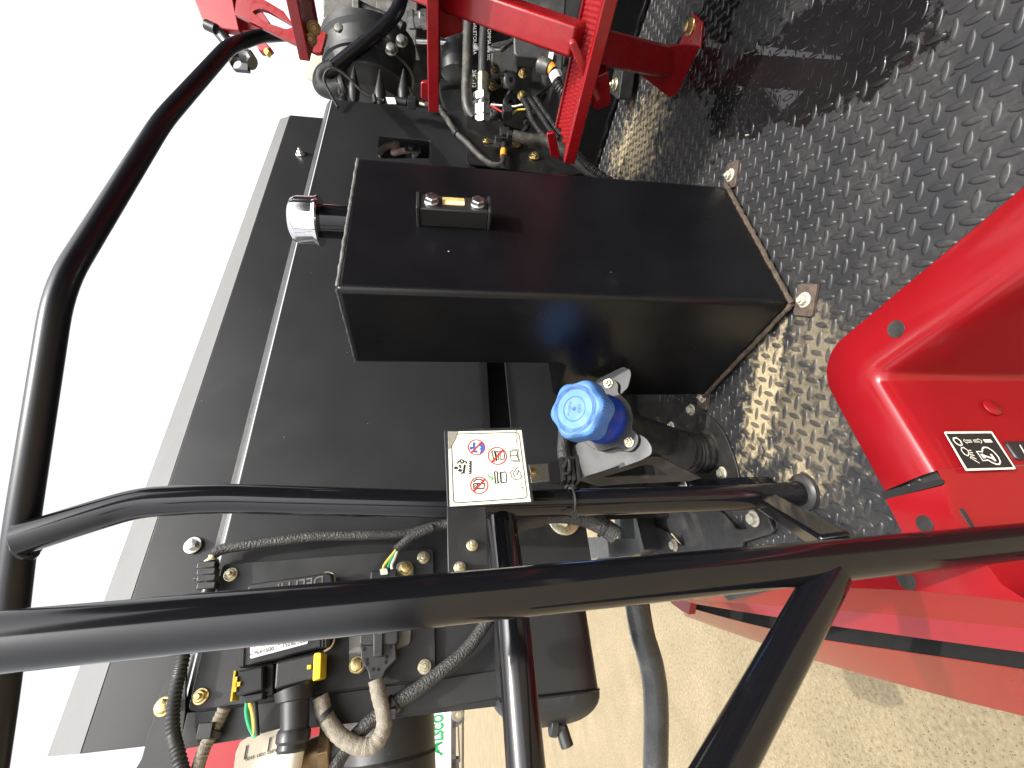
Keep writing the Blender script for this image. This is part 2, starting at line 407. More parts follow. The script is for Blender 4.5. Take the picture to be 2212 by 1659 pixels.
def text_geo(mb, s, org, X, Y, size, align='LEFT', bold=0):
    cu = bpy.data.curves.new('t', 'FONT'); cu.body = s; cu.size = size; cu.align_x = align; cu.resolution_u = 3; cu.offset = bold*size
    o = bpy.data.objects.new('t', cu); S.collection.objects.link(o)
    me = bpy.data.meshes.new_from_object(o)
    mb.add([org+X*v.co.x+Y*v.co.y for v in me.vertices], [list(p.vertices) for p in me.polygons])
    bpy.data.objects.remove(o); bpy.data.meshes.remove(me); bpy.data.curves.remove(cu)
def strokes(mb, pts, w, n, closed=False):
    """flat ribbon along a polyline lying on a plane of normal n"""
    m_ = len(pts); L_ = []; R_ = []
    for i in range(m_):
        a = pts[i-1] if (i or closed) else pts[i]; c = pts[(i+1) % m_] if (i < m_-1 or closed) else pts[i]
        d = (c-a).normalized(); sd_ = d.cross(n).normalized(); L_.append(pts[i]+sd_*w/2); R_.append(pts[i]-sd_*w/2)
    k = m_ if closed else m_-1
    mb.add(L_+R_, [[i, (i+1) % m_, m_+(i+1) % m_, m_+i] for i in range(k)])
mat('cover_black', (.016, .0165, .0175), .42, noise=.15, nscale=4, dust=.1, dscale=8, specks=40, bump=.1, bscale=300)
mat('cover_sky_sheen', (.10, .10, .098), .55, noise=.05, nscale=3)  # sky reflected by the dark roof sheet, put into a paler base colour
mat('rust_foot', (.06, .042, .032), .7, noise=.5, nscale=90, dust=.5, dustcol=(.2,.15,.10), dscale=50)
mat('red_grip', (.48, .03, .035), .35, noise=.2, nscale=200)
mat('slat_brown', (.035, .02, .018), .7, noise=.2)

# ================================================================== SETTING
g = MB(); g.add([Vector((-400, -400, -2)), Vector((400, -400, -2)), Vector((400, 400, -2)), Vector((-400, 400, -2))], [[0, 1, 2, 3]])
struct(g.build('ground', 'gravel_ground', loc=Vector((0, 0, -2)), smooth=0))

# deck: tread plate with raised lens-shaped treads, open over the step well
d = MB()
outer = [Vector(p) for p in ((.08, .446, 0), (.08, .97, 0), (.26, 1.13, 0), (.34, 1.5, 0), (1.6, 1.5, 0), (1.6, -.9, 0), (.302, -.9, 0), (.302, .446, 0))]
d.plate(outer, th=.006, n=EZ)
sp = .0223; L2, W2 = .0138, .0050
c45, s45 = math.cos(R(45)), math.sin(R(45))
for i in range(-85, 85):
    for j in range(-85, 85):
        x = (i*c45-j*s45)*sp+.4; y = (i*s45+j*c45)*sp+.4
        if not (.10 < x < 1.58 and -.45 < y < 1.30): continue
        if (x < .32 and y < .465) or y > 1.0 or (y > .84 and x < .10+(y-.84)): continue
        if y < .0 and x < .2: continue
        ang = R(45) if (i+j) % 2 else R(135)
        X = Vector((math.cos(ang), math.sin(ang), 0)); Y = Vector((-X.y, X.x, 0)); c = Vector((x, y, 0))
        vs = []; n = 14
        dx, dy = x-.84, y-.30; ca, sa_ = math.cos(R(41)), math.sin(R(41)); dd = math.hypot((dx*ca+dy*sa_)/.27, (-dx*sa_+dy*ca)/.085)
        hk = 1 if dd > 1.15 else max(.12, (dd-.75)/.4)
        for h, s in ((-.0002, 1.0), (.0012, .88), (.0016, .66)):
            for k in range(n):
                th = 2*math.pi*k/n; vs.append(c+X*(L2*s*math.cos(th)*1)+Y*(W2*s*math.sin(th))+EZ*h*(hk if h > 0 else 1))
        vs.append(c+EZ*.0017*hk)
        fs = [[r*n+k, r*n+(k+1) % n, (r+1)*n+(k+1) % n, (r+1)*n+k] for r in (0, 1) for k in range(n)]
        fs += [[2*n+k, 2*n+(k+1) % n, 3*n] for k in range(n)]
        d.add(vs, fs)
struct(d.build('deck_floor', 'deck_plate', smooth=60, recalc=False))

# dark inside of the machine behind and below the equipment
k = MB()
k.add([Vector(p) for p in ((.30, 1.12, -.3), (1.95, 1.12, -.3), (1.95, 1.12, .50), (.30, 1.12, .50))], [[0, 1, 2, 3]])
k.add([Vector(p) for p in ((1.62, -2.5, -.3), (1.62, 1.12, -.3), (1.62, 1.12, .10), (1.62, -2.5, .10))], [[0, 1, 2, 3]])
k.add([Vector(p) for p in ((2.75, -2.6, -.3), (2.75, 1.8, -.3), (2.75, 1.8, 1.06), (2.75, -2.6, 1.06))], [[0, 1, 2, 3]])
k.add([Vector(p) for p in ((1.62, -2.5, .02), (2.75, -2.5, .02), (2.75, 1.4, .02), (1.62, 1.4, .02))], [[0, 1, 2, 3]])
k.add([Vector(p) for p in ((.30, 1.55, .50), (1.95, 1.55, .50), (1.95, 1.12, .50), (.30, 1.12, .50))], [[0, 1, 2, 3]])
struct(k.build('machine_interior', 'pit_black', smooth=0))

rim = MB(); rp_ = [Vector((1.585+random.uniform(-.004, .004), -.6+i*.03, .006+random.uniform(0, .006))) for i in range(60)]
rim.tube(curve(rp_, 3), .010, 10, flat=.7); tag(rim.build('gutter_edge', 'tube_gloss', loc=Vector((1.585, .3, 0))), 'glossy black bent rim along the far edge of the tread plate beyond the ladder foot', 'rim')
# ================================================================== BLACK SIDE PANEL
B0 = .95
pn = thing('sheet_metal_panel', 'large black sheet steel side panel with a folded ridge, behind the oil tank and rail', 'panel', Vector((.9, B0, .29)))
a0, a1 = -.053, 1.90
hole = roundpoly(Pn([(817, 293), (930, 303), (933, 342), (817, 342)], b=B0), .02)
p = MB()
p.plate([Vector(q) for q in ((a0, B0, .484), (a1, B0, .46), (a1, B0, 1.0), (a0, B0, 1.0))], [hole], .004, -EY)
p.build('lower_sheet', 'black_sheet', pn, bev=.0012)
p = MB(); zt = 1.135
# folded ridge, upper flange and the sloping roof sheet, one folded profile swept along the machine
prof = [(B0, 1.002), (B0+.003, 1.008), (B0+.020, 1.024)]
for (b1, z1), (b2, z2) in zip(prof, prof[1:]):
    p.grid([[Vector((a0, b1, z1)), Vector((a1, b1, z1))], [Vector((a0, b2, z2)), Vector((a1, b2, z2))]])
p.build('folded_ridge', 'ridge_glint', pn, smooth=60)
p = MB()
p.plate([Vector(q) for q in ((a0, B0+.021, 1.024), (1.80, B0+.021, 1.024), (1.80, B0+.021, zt+.005), (a0, B0+.021, zt+.005))], th=.004, n=-EY)
p.build('upper_flange', 'black_sheet', pn, bev=.001)
p = MB()
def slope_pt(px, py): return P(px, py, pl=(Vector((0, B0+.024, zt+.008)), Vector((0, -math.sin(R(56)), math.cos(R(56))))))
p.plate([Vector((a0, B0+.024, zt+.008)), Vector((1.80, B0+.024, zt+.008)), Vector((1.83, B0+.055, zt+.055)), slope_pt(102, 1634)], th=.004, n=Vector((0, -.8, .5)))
p.build('roof_slope', 'cover_sky_sheen', pn)
p = MB()     # step and lower panel below the dark shadow strip
p.plate([Vector(q) for q in ((.20, B0+.012, .29), (1.2, B0+.012, .29), (1.2, B0+.012, .427), (.20, B0+.012, .427))], th=.004, n=-EY)
p.build('lower_strip', 'black_sheet', pn, bev=.001)
p = MB(); p.box(Vector((.93, B0+.06, .455)), 1.84, .006, .11); p.build('shadow_strip', 'pit_black', pn)  # black strip in a gap, standing in for the top rail's shadow
p = MB()     # plate riveted to the panel at the engine end
p.plate(roundpoly(Pn([(1008, 228), (1064, 258), (1088, 262), (1091, 292), (1120, 300), (1190, 335), (1270, 372), (1215, 380), (1008, 352)], b=B0-.012), .01), th=.005, n=-EY)
p.build('joint_plate', 'engine_dark', pn, bev=.001)
for (x, y, r_, mm, st) in ((650, 332, .012, 'zinc', .008), (417, 1178, .0108, 'zinc', 0)):
    bolt(pn, P(x, y, b=B0+(.020 if x > 600 else .017)), -EY, r_, mm, st)
for x, y in ((1113, 313), (1154, 339)): bolt(pn, P(x, y, b=B0-.014), -EY, .014, 'chromate', 0)
# clevis pin seen through the opening
cp = MB(); o_ = P(892, 322, b=B0+.05)
cp.box(o_+EZ*.0, .05, .004, .06); cp.box(o_+Vector((-.03, .02, -.0)), .05, .004, .055)
cp.cyl(o_+Vector((0, -.012, .004)), o_+Vector((0, .03, .004)), .013)
cp.cyl(o_+Vector((-.035, -.002, -.01)), o_+Vector((-.035, .03, -.01)), .013)
cp.build('clevis', 'bracket_grey', pn, bev=.001)
cp = MB(); cp.tube(curve([P(x, y, b=B0+.06) for x, y in ((815, 338), (832, 318), (858, 312), (850, 330), (870, 326), (885, 326))]), .011); cp.build('linkage_rod', 'pink_grime', pn)
cp = MB(); cp.box(P(873, 320, b=B0+.12), .5, .004, .2); cp.build('opening_back', 'pit_black', pn)

# ================================================================== OIL TANK
tk = thing('oil_tank', 'tall black painted steel tank with a chrome filler cap standing on the tread plate deck', 'tank', Vector((.64, .60, 0)))
T0, T1 = .478, .804; zb = .012; zt_ = .746
prof = [(.498, zb), (.498, zt_), (.683, zt_), (.683, .372), (.690, .366), (.801, .360), (.801, zb)]
body = MB()
L = [Vector((T0, b, z)) for b, z in prof]; Rr = [Vector((T1, b, z)) for b, z in prof]; n = len(prof)
body.add(L+Rr, [list(range(n))[::-1], [i+n for i in range(n)]]+[[i, (i+1) % n, (i+1) % n+n, i+n] for i in range(n)])
body.build('tank_body', 'tank_paint', tk, bev=.0095, bseg=4)
e = MB()     # weld seam along the top front edge and the near upright edge
def bead(mb, a, b, r, m_=0):
    n = int((b-a).length/.006); pts = [a.lerp(b, i/n)+Vector((random.uniform(-1, 1), random.uniform(-1, 1), random.uniform(-1, 1)))*r*.18 for i in range(n+1)]
    mb.tube(pts, r, 8, rfun=lambda t: 1+.12*math.sin(t*n*1.3))
bead(e, Vector((T0+.006, .4995, zt_-.003)), Vector((T1-.004, .4995, zt_-.003)), .0030)
e.build('top_weld', 'worn_edge', tk)
e = MB(); bead(e, Vector((T0+.003, .501, zt_-.003)), Vector((T0+.003, .68, zt_-.003)), .0026); e.build('side_weld', 'tank_edge', tk)
e = MB(); bead(e, Vector((T0-.001, .497, zb)), Vector((T0-.001, .80, zb)), .0045); bead(e, Vector((T0, .497, zb)), Vector((T1, .497, zb)), .0045); e.build('foot_weld', 'rust', tk)
# mounting feet
for (cx, cy, dx, dy, bx, by) in ((T0-.004, .492, -1, -1, T0-.010, .478), (T0+.0, .806, -1, 1, T0+.004, .812), (T1+.004, .49, 1, -1, T1+.012, .482)):
    ft = MB(); c = Vector((bx, by, .0065)); X = Vector((c45, s45, 0))*1; Y = Vector((-s45, c45, 0))
    ft.plate(rrect(c+EZ*.0, X, Y, .040, .052, .005), th=.006, n=EZ); o = ft.build('mounting_foot', 'rust_foot', tk, bev=.0008)
    bolt(o, c, EZ, .0085, 'bolt_dusty', .004, washer=1.5)
# filler
nk = Vector((.70, .56, zt_-.002))
f = MB(); f.lathe(nk, EZ, [(0, .029), (.07, .029)], 36); f.build('filler_neck', 'tube_gloss', tk)
f = MB()
star = lambda th, h: 1-(.030*max(0, math.cos(th*9))**8 if .005 < h < .045 else 0)
f.lathe(nk+EZ*.060, EZ, [(0, .036), (.000, .0415), (.003, .0435), (.006, .0425), (.010, .0412), (.038, .0405), (.046, .037), (.050, .030), (.050, 0.0)], 108, star=star)
f.build('filler_cap', 'chrome', tk, smooth=50)
# sight gauge
gc = Vector((.6425, .4815, .574))
sg = MB(); sg.box(gc, .036, .034, .110); g_ = sg.build('sight_gauge', 'plastic_black', tk, bev=.002)
for dz in (-.0575, .0575): sg = MB(); sg.box(gc+EZ*dz, .040, .040, .005); sg.build('end_plate', 'bracket_grey', g_, bev=.001)
for dz in (.036, -.038): bolt(g_, gc+Vector((.0, -.0172, dz)), -EY, .0105, 'zinc', 0, washer=1.1, name='gauge_bolt', hh=.008)
sg = MB(); sg.plate(rrect(gc+Vector((.004, -.0176, .001)), EX, EZ, .019, .036, .003), th=.002, n=-EY); sg.build('glass_window', 'sight_glass', g_)
sg = MB(); sg.plate(rrect(gc+Vector((.0000, -.0182, -.001)), EX, EZ, .0085, .031, .002), th=.001, n=-EY); sg.build('lit_glass_strip', 'sight_lit', g_)  # lit part of the glass, painted as a brighter strip

# ================================================================== HANDRAILS
hr = thing('handrail', 'black tube handrail with a bent deck post and a sweeping top rail against the sky', 'handrail', P(1735, 1060, z=0))
b_ = .655; r_ = .0200
post = [P(x, y, b=b_) for x, y in ((1742, 1064), (1650, 1073), (1250, 1085), (1100, 1089), (950, 1090), (600, 1080), (480, 1076), (300, 1085), (190, 1118), (60, 1160), (42, 1166))]
q = MB(); q.tube(fillet(post, .09, 8), r_, 28); q.build('post', 'tube_gloss', hr)
top = [P(x, y, z=1.125) for x, y in ((-60, 1900), (5, 1480), (42, 1166), (128, 620), (350, 262), (495, 100))]
top += [P(x, y, z=1.105) for x, y in ((560, 78), (640, 76))]
q = MB(); q.tube(fillet(top, .055, 7), .0172, 28); q.build('top_rail', 'tube_matte', hr)
q = MB(); wp = top[2]; 
ring = [wp+(EX*math.cos(2*math.pi*k/30)*1.0+EY*math.sin(2*math.pi*k/30))*.0225-EZ*(.018-.008*abs(math.sin(2*math.pi*k/30)))+Vector((0, 0, random.uniform(-.001, .001))) for k in range(31)]
q.tube(ring, .0045, 8, caps=False); q.build('top_weld', 'tube_gloss', hr)
mid = [P(1079, 1092, b=.664), P(1108, 1330, b=.655), P(1136, 1659, b=.645)]; mid.append(mid[-1]*2-mid[-2]+(mid[-1]-mid[-2])*1.5)
q = MB(); q.tube(mid, .0222, 28); q.build('middle_rail', 'tube_gloss', hr)
q = MB(); q.tube([P(1080, 1103, b=.664)+(EY*math.cos(t*.21)+EZ*math.sin(t*.21))*.0235 for t in range(31)], .003, 8, caps=False); q.build('rail_weld', 'tube_gloss', hr)
q = MB(); c = P(1739, 1063, z=0)+Vector((0, 0, .001))
q.lathe(c, EZ, [(0, .031), (.006, .030), (.010, .026), (.011, .0215)], 32); q.build('base_collar', 'bracket_dirty', hr)
# flat strut from the post foot up to the gate post
s0 = P(1655, 1083, b=.64); s1 = P(1808, 1175, b=.45)
q = MB(); q.bar(s0, s1, .032, .022, up=EX); q.build('strut', 'tube_gloss', hr, bev=.004)

gp = thing('gate_post', 'thick glossy black pole closest to the camera with a broad angled brace welded on', 'post', P(2212, 1168, b=.43))
pts = [P(x, y, b=.42) for x, y in ((-700, 1460), (0, 1386), (1100, 1280), (2212, 1170), (3000, 1090))]
pts[3] = P(2212, 1170, b=.45); pts[4] = P(3000, 1092, b=.46)
q = MB(); q.tube(curve(pts, 10), .0205, 40, rfun=lambda t: 1.03-.06*t); q.build('pole', 'tube_gloss', gp)
q = MB(); b0_ = P(1793, 1240, b=.436); b1_ = P(1562, 1659, b=.42); b1_ = b1_+(b1_-b0_)*.5
q.tube([b0_, b1_], .0185, 32); q.build('brace', 'tube_gloss', gp)

# lower outer rail past the ground
lr = MB(); t_ = .00082
lr.tube(curve([P(x, y, t=t_) for x, y in ((1368, 1215), (1376, 1300), (1388, 1370), (1408, 1440), (1417, 1520), (1416, 1659), (1412, 1760))], 8), .0215, 28)
tag(lr.build('grab_tube', 'grey_hose', loc=P(1400, 1659, t=t_)), 'bent dusty grey grab tube hanging above the gravel beside the black angled brace', 'grab rail')

# ================================================================== WARNING SIGN
SB = .612
sn = thing('warning_sign', 'cream warning sign with red prohibition symbols on a black plate, clamped to the handrail post', 'sign', P(1060, 1010, b=SB))
def sp_(x, y): return (933+x*.1488, 878+y*.1488)           # detail-crop position to photo position
s = MB(); s.plate(roundpoly(Pn([(959, 928), (1130, 922), (1154, 1087), (966, 1096)], b=SB), .004), th=.004, n=-EY); s.build('plate', 'plastic_black', sn, bev=.0008)
def lift(e_): return SB-.0006-e_
s = MB(); s.plate(Pn([sp_(*q) for q in ((232, 366), (1298, 343), (1436, 1380), (260, 1452))], b=lift(0)), th=.0005, n=-EY); s.build('decal', 'decal_white', sn)
fb = lift(.0003)
def SP(x, y): return P(*sp_(x, y), b=fb)
s = MB(); strokes(s, roundpoly([SP(282, 403), SP(1262, 375), SP(1388, 1330), SP(312, 1402)], .006), .0012, EY, True); s.build('border_line', 'ink', sn)
def ring(cx, cy, rx, w_, mb): 
    c = SP(cx, cy); r = (SP(cx+rx, cy)-c).length; strokes(mb, circ(c, EX, EZ, r, 40), w_*1.2, EY, True)
def line(mb, pts, w_): strokes(mb, [SP(*q) for q in pts], w_*1.9, EY)
s = MB(); ring(647, 592, 118, .0014, s); line(s, ((575, 668), (722, 518)), .0014)
ring(950, 716, 131, .0014, s); line(s, ((872, 806), (1035, 628)), .0014)
ring(687, 1143, 124, .0014, s); line(s, ((605, 1232), (768, 1058)), .0014); s.build('prohibition_rings', 'sign_red', sn)
fb = lift(.0002)
s = MB()
s.add([SP(*q) for q in ((700, 520), (722, 520), (748, 545), (762, 580), (764, 620), (752, 655), (730, 680), (700, 688), (690, 660), (712, 640), (690, 615), (712, 590), (680, 570), (690, 545))], [list(range(14))])
s.add([SP(*q) for q in ((582, 590), (600, 572), (630, 580), (640, 610), (620, 628), (592, 618))], [list(range(6))])
line(s, ((610, 520), (612, 575)), .0022); line(s, ((566, 585), (566, 625)), .0016); line(s, ((566, 603), (590, 603)), .0014); line(s, ((612, 622), (620, 655), (662, 656)), .002)
s.build('water_symbol', 'sign_blue', sn)
s = MB(); line(s, ((810, 992), (830, 1015), (893, 1043)), .0012); line(s, ((893, 1043), (862, 1076)), .0012); s.build('tick_mark', 'sign_green', sn)
fb = lift(.00025); s = MB()
# cap icons
for dx, dy, k in ((0, 0, 0), (38, 306, 1)):
    X_ = lambda x, y: (x+dx, y+dy)
    if k == 0:
        line(s, [(868, 648), (905, 640), (935, 795), (905, 803), (868, 648)], .0009); line(s, [(925, 655), (945, 780), (1000, 770), (985, 650), (925, 655)], .0007); line(s, [(975, 650), (1035, 640), (1055, 700), (1045, 765), (1000, 772)], .0008); line(s, [(955, 652), (972, 778)], .0007)
    else:
        line(s, [(908, 948), (945, 945), (960, 1118), (925, 1120), (908, 948)], .0010); line(s, [(955, 970), (990, 960), (1000, 1095), (965, 1100)], .0008); line(s, [(985, 960), (1070, 950), (1086, 1020), (1080, 1100), (1002, 1105)], .0009); line(s, [(1003, 958), (1010, 1100)], .0005)
# book
line(s, [(1135, 650), (1240, 640), (1232, 710), (1258, 780), (1150, 785), (1140, 715), (1135, 650)], .0007); line(s, [(1140, 715), (1235, 710)], .0006); line(s, [(1155, 630), (1255, 622), (1248, 705), (1275, 800), (1175, 803)], .0006)
# hand in splash
line(s, [(1180, 925), (1150, 940), (1140, 975), (1160, 1000), (1155, 1030), (1185, 1045), (1205, 1065), (1245, 1055), (1285, 1050), (1305, 1010), (1290, 985), (1290, 955), (1262, 945)], .0006)
line(s, [(1245, 880), (1190, 950), (1185, 985), (1212, 1030)], .0006); line(s, [(1262, 915), (1240, 985), (1215, 1000)], .0006)
# plant and waves
for cx, cy in ((345, 893), (405, 928)): s.add([SP(cx-34, cy+4), SP(cx-5, cy-24), SP(cx+25, cy-18), SP(cx+35, cy+8), SP(cx+12, cy+22), SP(cx-12, cy+18)], [list(range(6))])
line(s, [(402, 845), (415, 893)], .0014); line(s, [(478, 843), (458, 975)], .0016); line(s, [(430, 958), (438, 978)], .0014)
for cx, cy in ((432, 788), (400, 812), (475, 812)):
    line(s, [(cx-28, cy+18), (cx-20, cy-8), (cx, cy-15), (cx+22, cy-6), (cx+28, cy+20)], .0011)
for i in range(5): line(s, [(540, 790+i*38), (568, 800+i*38), (568, 815+i*38), (540, 828+i*38)], .0011)
# pump
line(s, [(600, 1125), (604, 1190), (755, 1190), (762, 1110)], .001); line(s, [(600, 1125), (750, 1115)], .001); line(s, [(600, 1100), (640, 1060), (700, 1055), (735, 1075)], .001); line(s, [(660, 1120), (668, 1185)], .0009)
ring(632, 1160, 15, .0008, s)
tx = (SP(1240, 400)-SP(1255, 570)).normalized(); ty = Vector((0, 0, 1))
text_geo(s, '47892590 A', SP(1258, 566), tx, ty, .0052)
text_geo(s, 'CG 8/20', SP(1352, 1290), (SP(1330, 1170)-SP(1350, 1290)).normalized(), ty, .0056)
text_geo(s, '· · · ··· · ·', SP(600, 950), tx, ty, .006)
s.build('symbols', 'ink', sn)
fb = lift(.0008); s = MB(); s.add([SP(*q) for q in ((234, 368), (378, 362), (340, 470), (298, 548), (242, 632))], [[0, 1, 2, 3, 4]]); s.build('torn_corner', 'fold_grey', sn)
# arm below the sign with two studs
s = MB(); s.plate(Pn([(965, 1094), (1050, 1092), (1056, 1236), (968, 1262)], b=SB+.004), th=.004, n=-EY); s.build('mounting_arm', 'plastic_black', sn, bev=.001)
for x, y in ((1020, 1178), (993, 1226)): bolt(sn, P(x, y, b=SB+.002), -EY, .0062, 'chromate_pale', .011, washer=1.2)
# pale angle bracket beside the sign with harness clip
bk = thing('harness_clip', 'black plastic harness clip on a bright zinc strip beside the warning sign', 'clip', P(1180, 1020, b=.66))
s = MB(); s.plate(Pn([(1142, 1003), (1188, 1001), (1192, 1038), (1148, 1043)], b=.66), th=.003, n=-EY); s.build('zinc_strip', 'zinc', bk, bev=.0006)
bolt(bk, P(1151, 1021, b=.658), -EY, .006, 'chromate', 0, washer=1.1)
s = MB(); s.plate(roundpoly(Pn([(1184, 998), (1208, 996), (1222, 1042), (1190, 1044)], b=.655), .004), th=.006, n=-EY); s.build('clip_base', 'plastic_black', bk, bev=.001)
s = MB()
for x0, x1 in ((1208, 1216), (1222, 1228), (1232, 1238), (1243, 1249)): s.plate(Pn([(x0, 988), (x1, 986), (x1+6, 1036), (x0+5, 1040)], b=.645), th=.022, n=-EY)
s.plate(Pn([(1204, 990), (1250, 984), (1257, 1034), (1212, 1042)], b=.655), th=.02, n=-EY)
s.tube(curve([P(x, y, b=.642) for x, y in ((1217, 1012), (1225, 992), (1230, 1000), (1228, 1020), (1216, 1024))]), .003, 8); s.build('latch', 'plastic_black', bk, bev=.0008)
# zip tie round the post
zt2 = MB(); c = P(1232, 1083, b=b_); ax = EZ
zt2.tube([c+(EX*math.cos(t*.22)+EY*math.sin(t*.22))*.0232+EZ*(.001*math.sin(t*.2)) for t in range(30)], .0018, 8)
zt2.box(P(1240, 1111, b=.632), .008, .006, .008); zt2.bar(P(1240, 1113, b=.630), P(1228, 1135, b=.64), .005, .0015)
tag(zt2.build('cable_tie', 'plastic_black', loc=c), 'thin black cable tie wrapped round the handrail post, next to the harness clip', 'cable tie')

# ================================================================== FLUID FILLER WITH BLUE CAP
C0 = P(1241, 883, t=.00081); C1 = P(1305, 906, t=.00089); AX = (C0-C1).normalized(); LN = (C0-C1).length
df = thing('fluid_filler', 'black filler pipe with a star-shaped blue cap and bolted flange beside the oil tank', 'filler', P(1525, 985, z=0))
Xd = (-RT - AX*(-RT).dot(AX)).normalized(); Yd = AX.cross(Xd)     # text runs towards image bottom
if Yd.dot(UP) > 0: Yd = -Yd
ROT0 = R(12)
def capstar(th, h):
    lob = math.cos(6*(th-ROT0)); s_ = 1+.058*lob
    if lob > -.1 and -.040 < h < -.006: s_ += -.034*(1 if math.sin(66*th) > 0 else 0)*min(1, lob+.3)
    return s_ if h < -.0015 else 1+.058*lob*.9
q = MB(); RC = .0545
q.lathe(C0, AX, [(-.040, .030), (-.042, RC*.93), (-.040, RC*.985), (-.026, RC*.985), (-.012, RC*.965), (-.005, RC*.93), (-.0008, RC*.86), (0.0002, RC*.80)], 396, up=Xd, star=capstar)
q.lathe(C0, AX, [(0.0002, RC*.80), (0.0002, RC*.790), (-.0010, RC*.780), (-.0012, RC*.765), (.0000, RC*.75), (.0006, RC*.42), (-.0006, RC*.41), (-.0006, RC*.395), (.0004, RC*.38), (.0004, .004), (-.001, .0035), (-.001, 0)], 132, up=Xd,
        star=lambda th, h: 1)
cap_o = q.build('cap', 'blue_cap', df, smooth=32, recalc=False)
q = MB()
text_geo(q, 'DEF', C0+AX*.0010+Yd*.0065-Xd*.0005, Xd, Yd, .0092, 'CENTER'); text_geo(q, 'AdBlue', C0+AX*.0010-Yd*.0125, Xd, Yd, .0088, 'CENTER')
for rr in (.79, .40): q_pts = circ(C0+AX*.0004, Xd, Yd, RC*rr, 60); strokes(q, q_pts, .0009, AX, True)
q.build('moulded_text', 'blue_print', cap_o)
q = MB(); q.lathe(C1, AX, [(0, .0475), (.012, .048), (.022, .047), (.030, .041), (.040, .040), (LN-.04, .040)], 64); q.build('neck_adapter', 'blue_neck', df)
def FP(x, y, off=0): return P(1152+x*.1984, 768+y*.1984, pl=(C1+AX*off, AX))
q = MB(); fl = [(700, 300), (760, 275), (850, 258), (905, 285), (925, 330), (925, 400), (1000, 470), (1062, 570), (1082, 690), (1075, 790), (1120, 840), (1145, 900), (1125, 980), (1065, 1038), (1000, 1040), (930, 1005), (860, 1010), (740, 1040), (620, 990), (540, 900), (480, 600), (560, 380)]
q.plate(curve([FP(*z_) for z_ in fl+fl[:1]], 4)[:-1], th=.004, n=AX); q.build('flange', 'bracket_grey', df, bev=.0008)
q = MB()
q.plate(roundpoly([FP(*z_, off=-.008) for z_ in ((690, 262), (975, 118), (1055, 150), (1066, 210), (1030, 350), (960, 415), (900, 520), (1000, 700), (1140, 850), (1225, 895), (1290, 985), (1292, 1075), (1180, 1140), (740, 1300), (520, 1350), (440, 1250), (420, 1000), (560, 900), (600, 600), (620, 400))], .006), th=.003, n=AX)
q.build('support_plate', 'bracket_grey', df, bev=.0006)
for x, y in ((820, 305), (1045, 945)): bolt(df, FP(x, y, .001), AX, .0078, 'chromate_pale', .006, washer=1.25)
# triangular gusset under the support plate
def GP(x, y): return P(1152+x*.1984, 768+y*.1984, pl=(FP(1000, 1180, -.010), Vector((-.86, -.5, .12))))
q = MB(); q.plate([GP(*z_) for z_ in ((480, 1355), (700, 1290), (1285, 1100), (1380, 1105), (1830, 1335), (1700, 1370), (1000, 1400), (720, 1425))],
                  [roundpoly([GP(*z_) for z_ in ((760, 1325), (1225, 1185), (1300, 1195), (1480, 1305))], .006)], th=.004, n=Vector((-.86, -.5, .12)))
q.build('gusset', 'bracket_dirty', df, bev=.0006)
# pipe from flange to the deck
base = P(1530, 978, z=0)
q = MB(); q.tube(curve([C1-AX*.004, C1-AX*.05, P(1420, 945, t=.00104), P(1480, 965, t=.00109), base+EZ*.03, base-EZ*.01], 8), .034, 32); q.build('filler_pipe', 'bracket_dirty', df)
q = MB(); q.lathe(C1-AX*.04, AX, [(0, .0405), (.012, .041), (.022, .0405), (.028, .036)], 40); q.build('hose_clamp', 'pink_grime', df)
q = MB(); q.tube(curve([base+EZ*.075+Vector((-.0, -.01, 0)), base+EZ*.04, base+EZ*.004], 12), .043, 32, cor=.0012, corlen=.016); q.lathe(base, EZ, [(0, .068), (.004, .067), (.006, .055), (.007, .04)], 40); q.build('rubber_boot', 'bracket_dirty', df)

# cover plate bolted on the deck round the filler pipe
cv = thing('floor_cover', 'dirty black bolted floor plate round the foot of the blue-capped filler', 'floor plate', P(1500, 950, z=0))
q = MB(); q.plate(roundpoly(Pn([(1350, 872), (1500, 868), (1560, 925), (1590, 1000), (1600, 1050), (1560, 1062), (1400, 1062), (1300, 1010)], z=.0062), .03), th=.004, n=EZ); q.build('plate', 'bracket_dirty', cv, bev=.0008)
for x, y in ((1494, 885), (1451, 922), (1561, 1022)): bolt(cv, P(x, y, z=.0065), EZ, .0095, 'bolt_dusty', 0)
# bolted channel and notched plate beside the post
ch = thing('deck_bracket', 'dusty black notched bracket plates bolted on deck beside the handrail post', 'bracket', P(1500, 1130, z=0))
def DP(x, y, z): return P(1207+x*.248, 1015+y*.248, z=z)
q = MB(); q.plate(roundpoly([DP(*z_, .05) for z_ in ((560, 150), (680, 110), (1640, 62), (1720, 135), (1730, 200), (1200, 250), (560, 230))], .008), th=.045, n=EZ); q.build('channel', 'tube_gloss', ch, bev=.003)
bolt(ch, DP(1095, 145, .052), EZ, .009, 'zinc', .004)
bolt(ch, DP(650, 150, .052), EZ, .008, 'zinc', .0)
q = MB(); zpl = .012
q.plate([DP(*z_, zpl) for z_ in ((690, 500), (800, 490), (880, 505), (950, 550), (1010, 620), (1060, 660), (1100, 655), (1050, 430), (960, 370), (960, 200), (1350, 200), (1400, 355), (1480, 430), (1540, 510), (1590, 520), (1640, 510), (1560, 330), (1550, 230), (1760, 200), (1800, 350), (1868, 530), (1840, 560), (1600, 630), (1590, 760), (720, 830))], th=.006, n=EZ)
q.build('notched_plate', 'bracket_dirty', ch, bev=.0008)
for x, y in ((1700, 425), (1010, 655)): bolt(ch, DP(x, y, zpl+.001), EZ, .0105, 'bolt_dusty', 0)
q = MB()
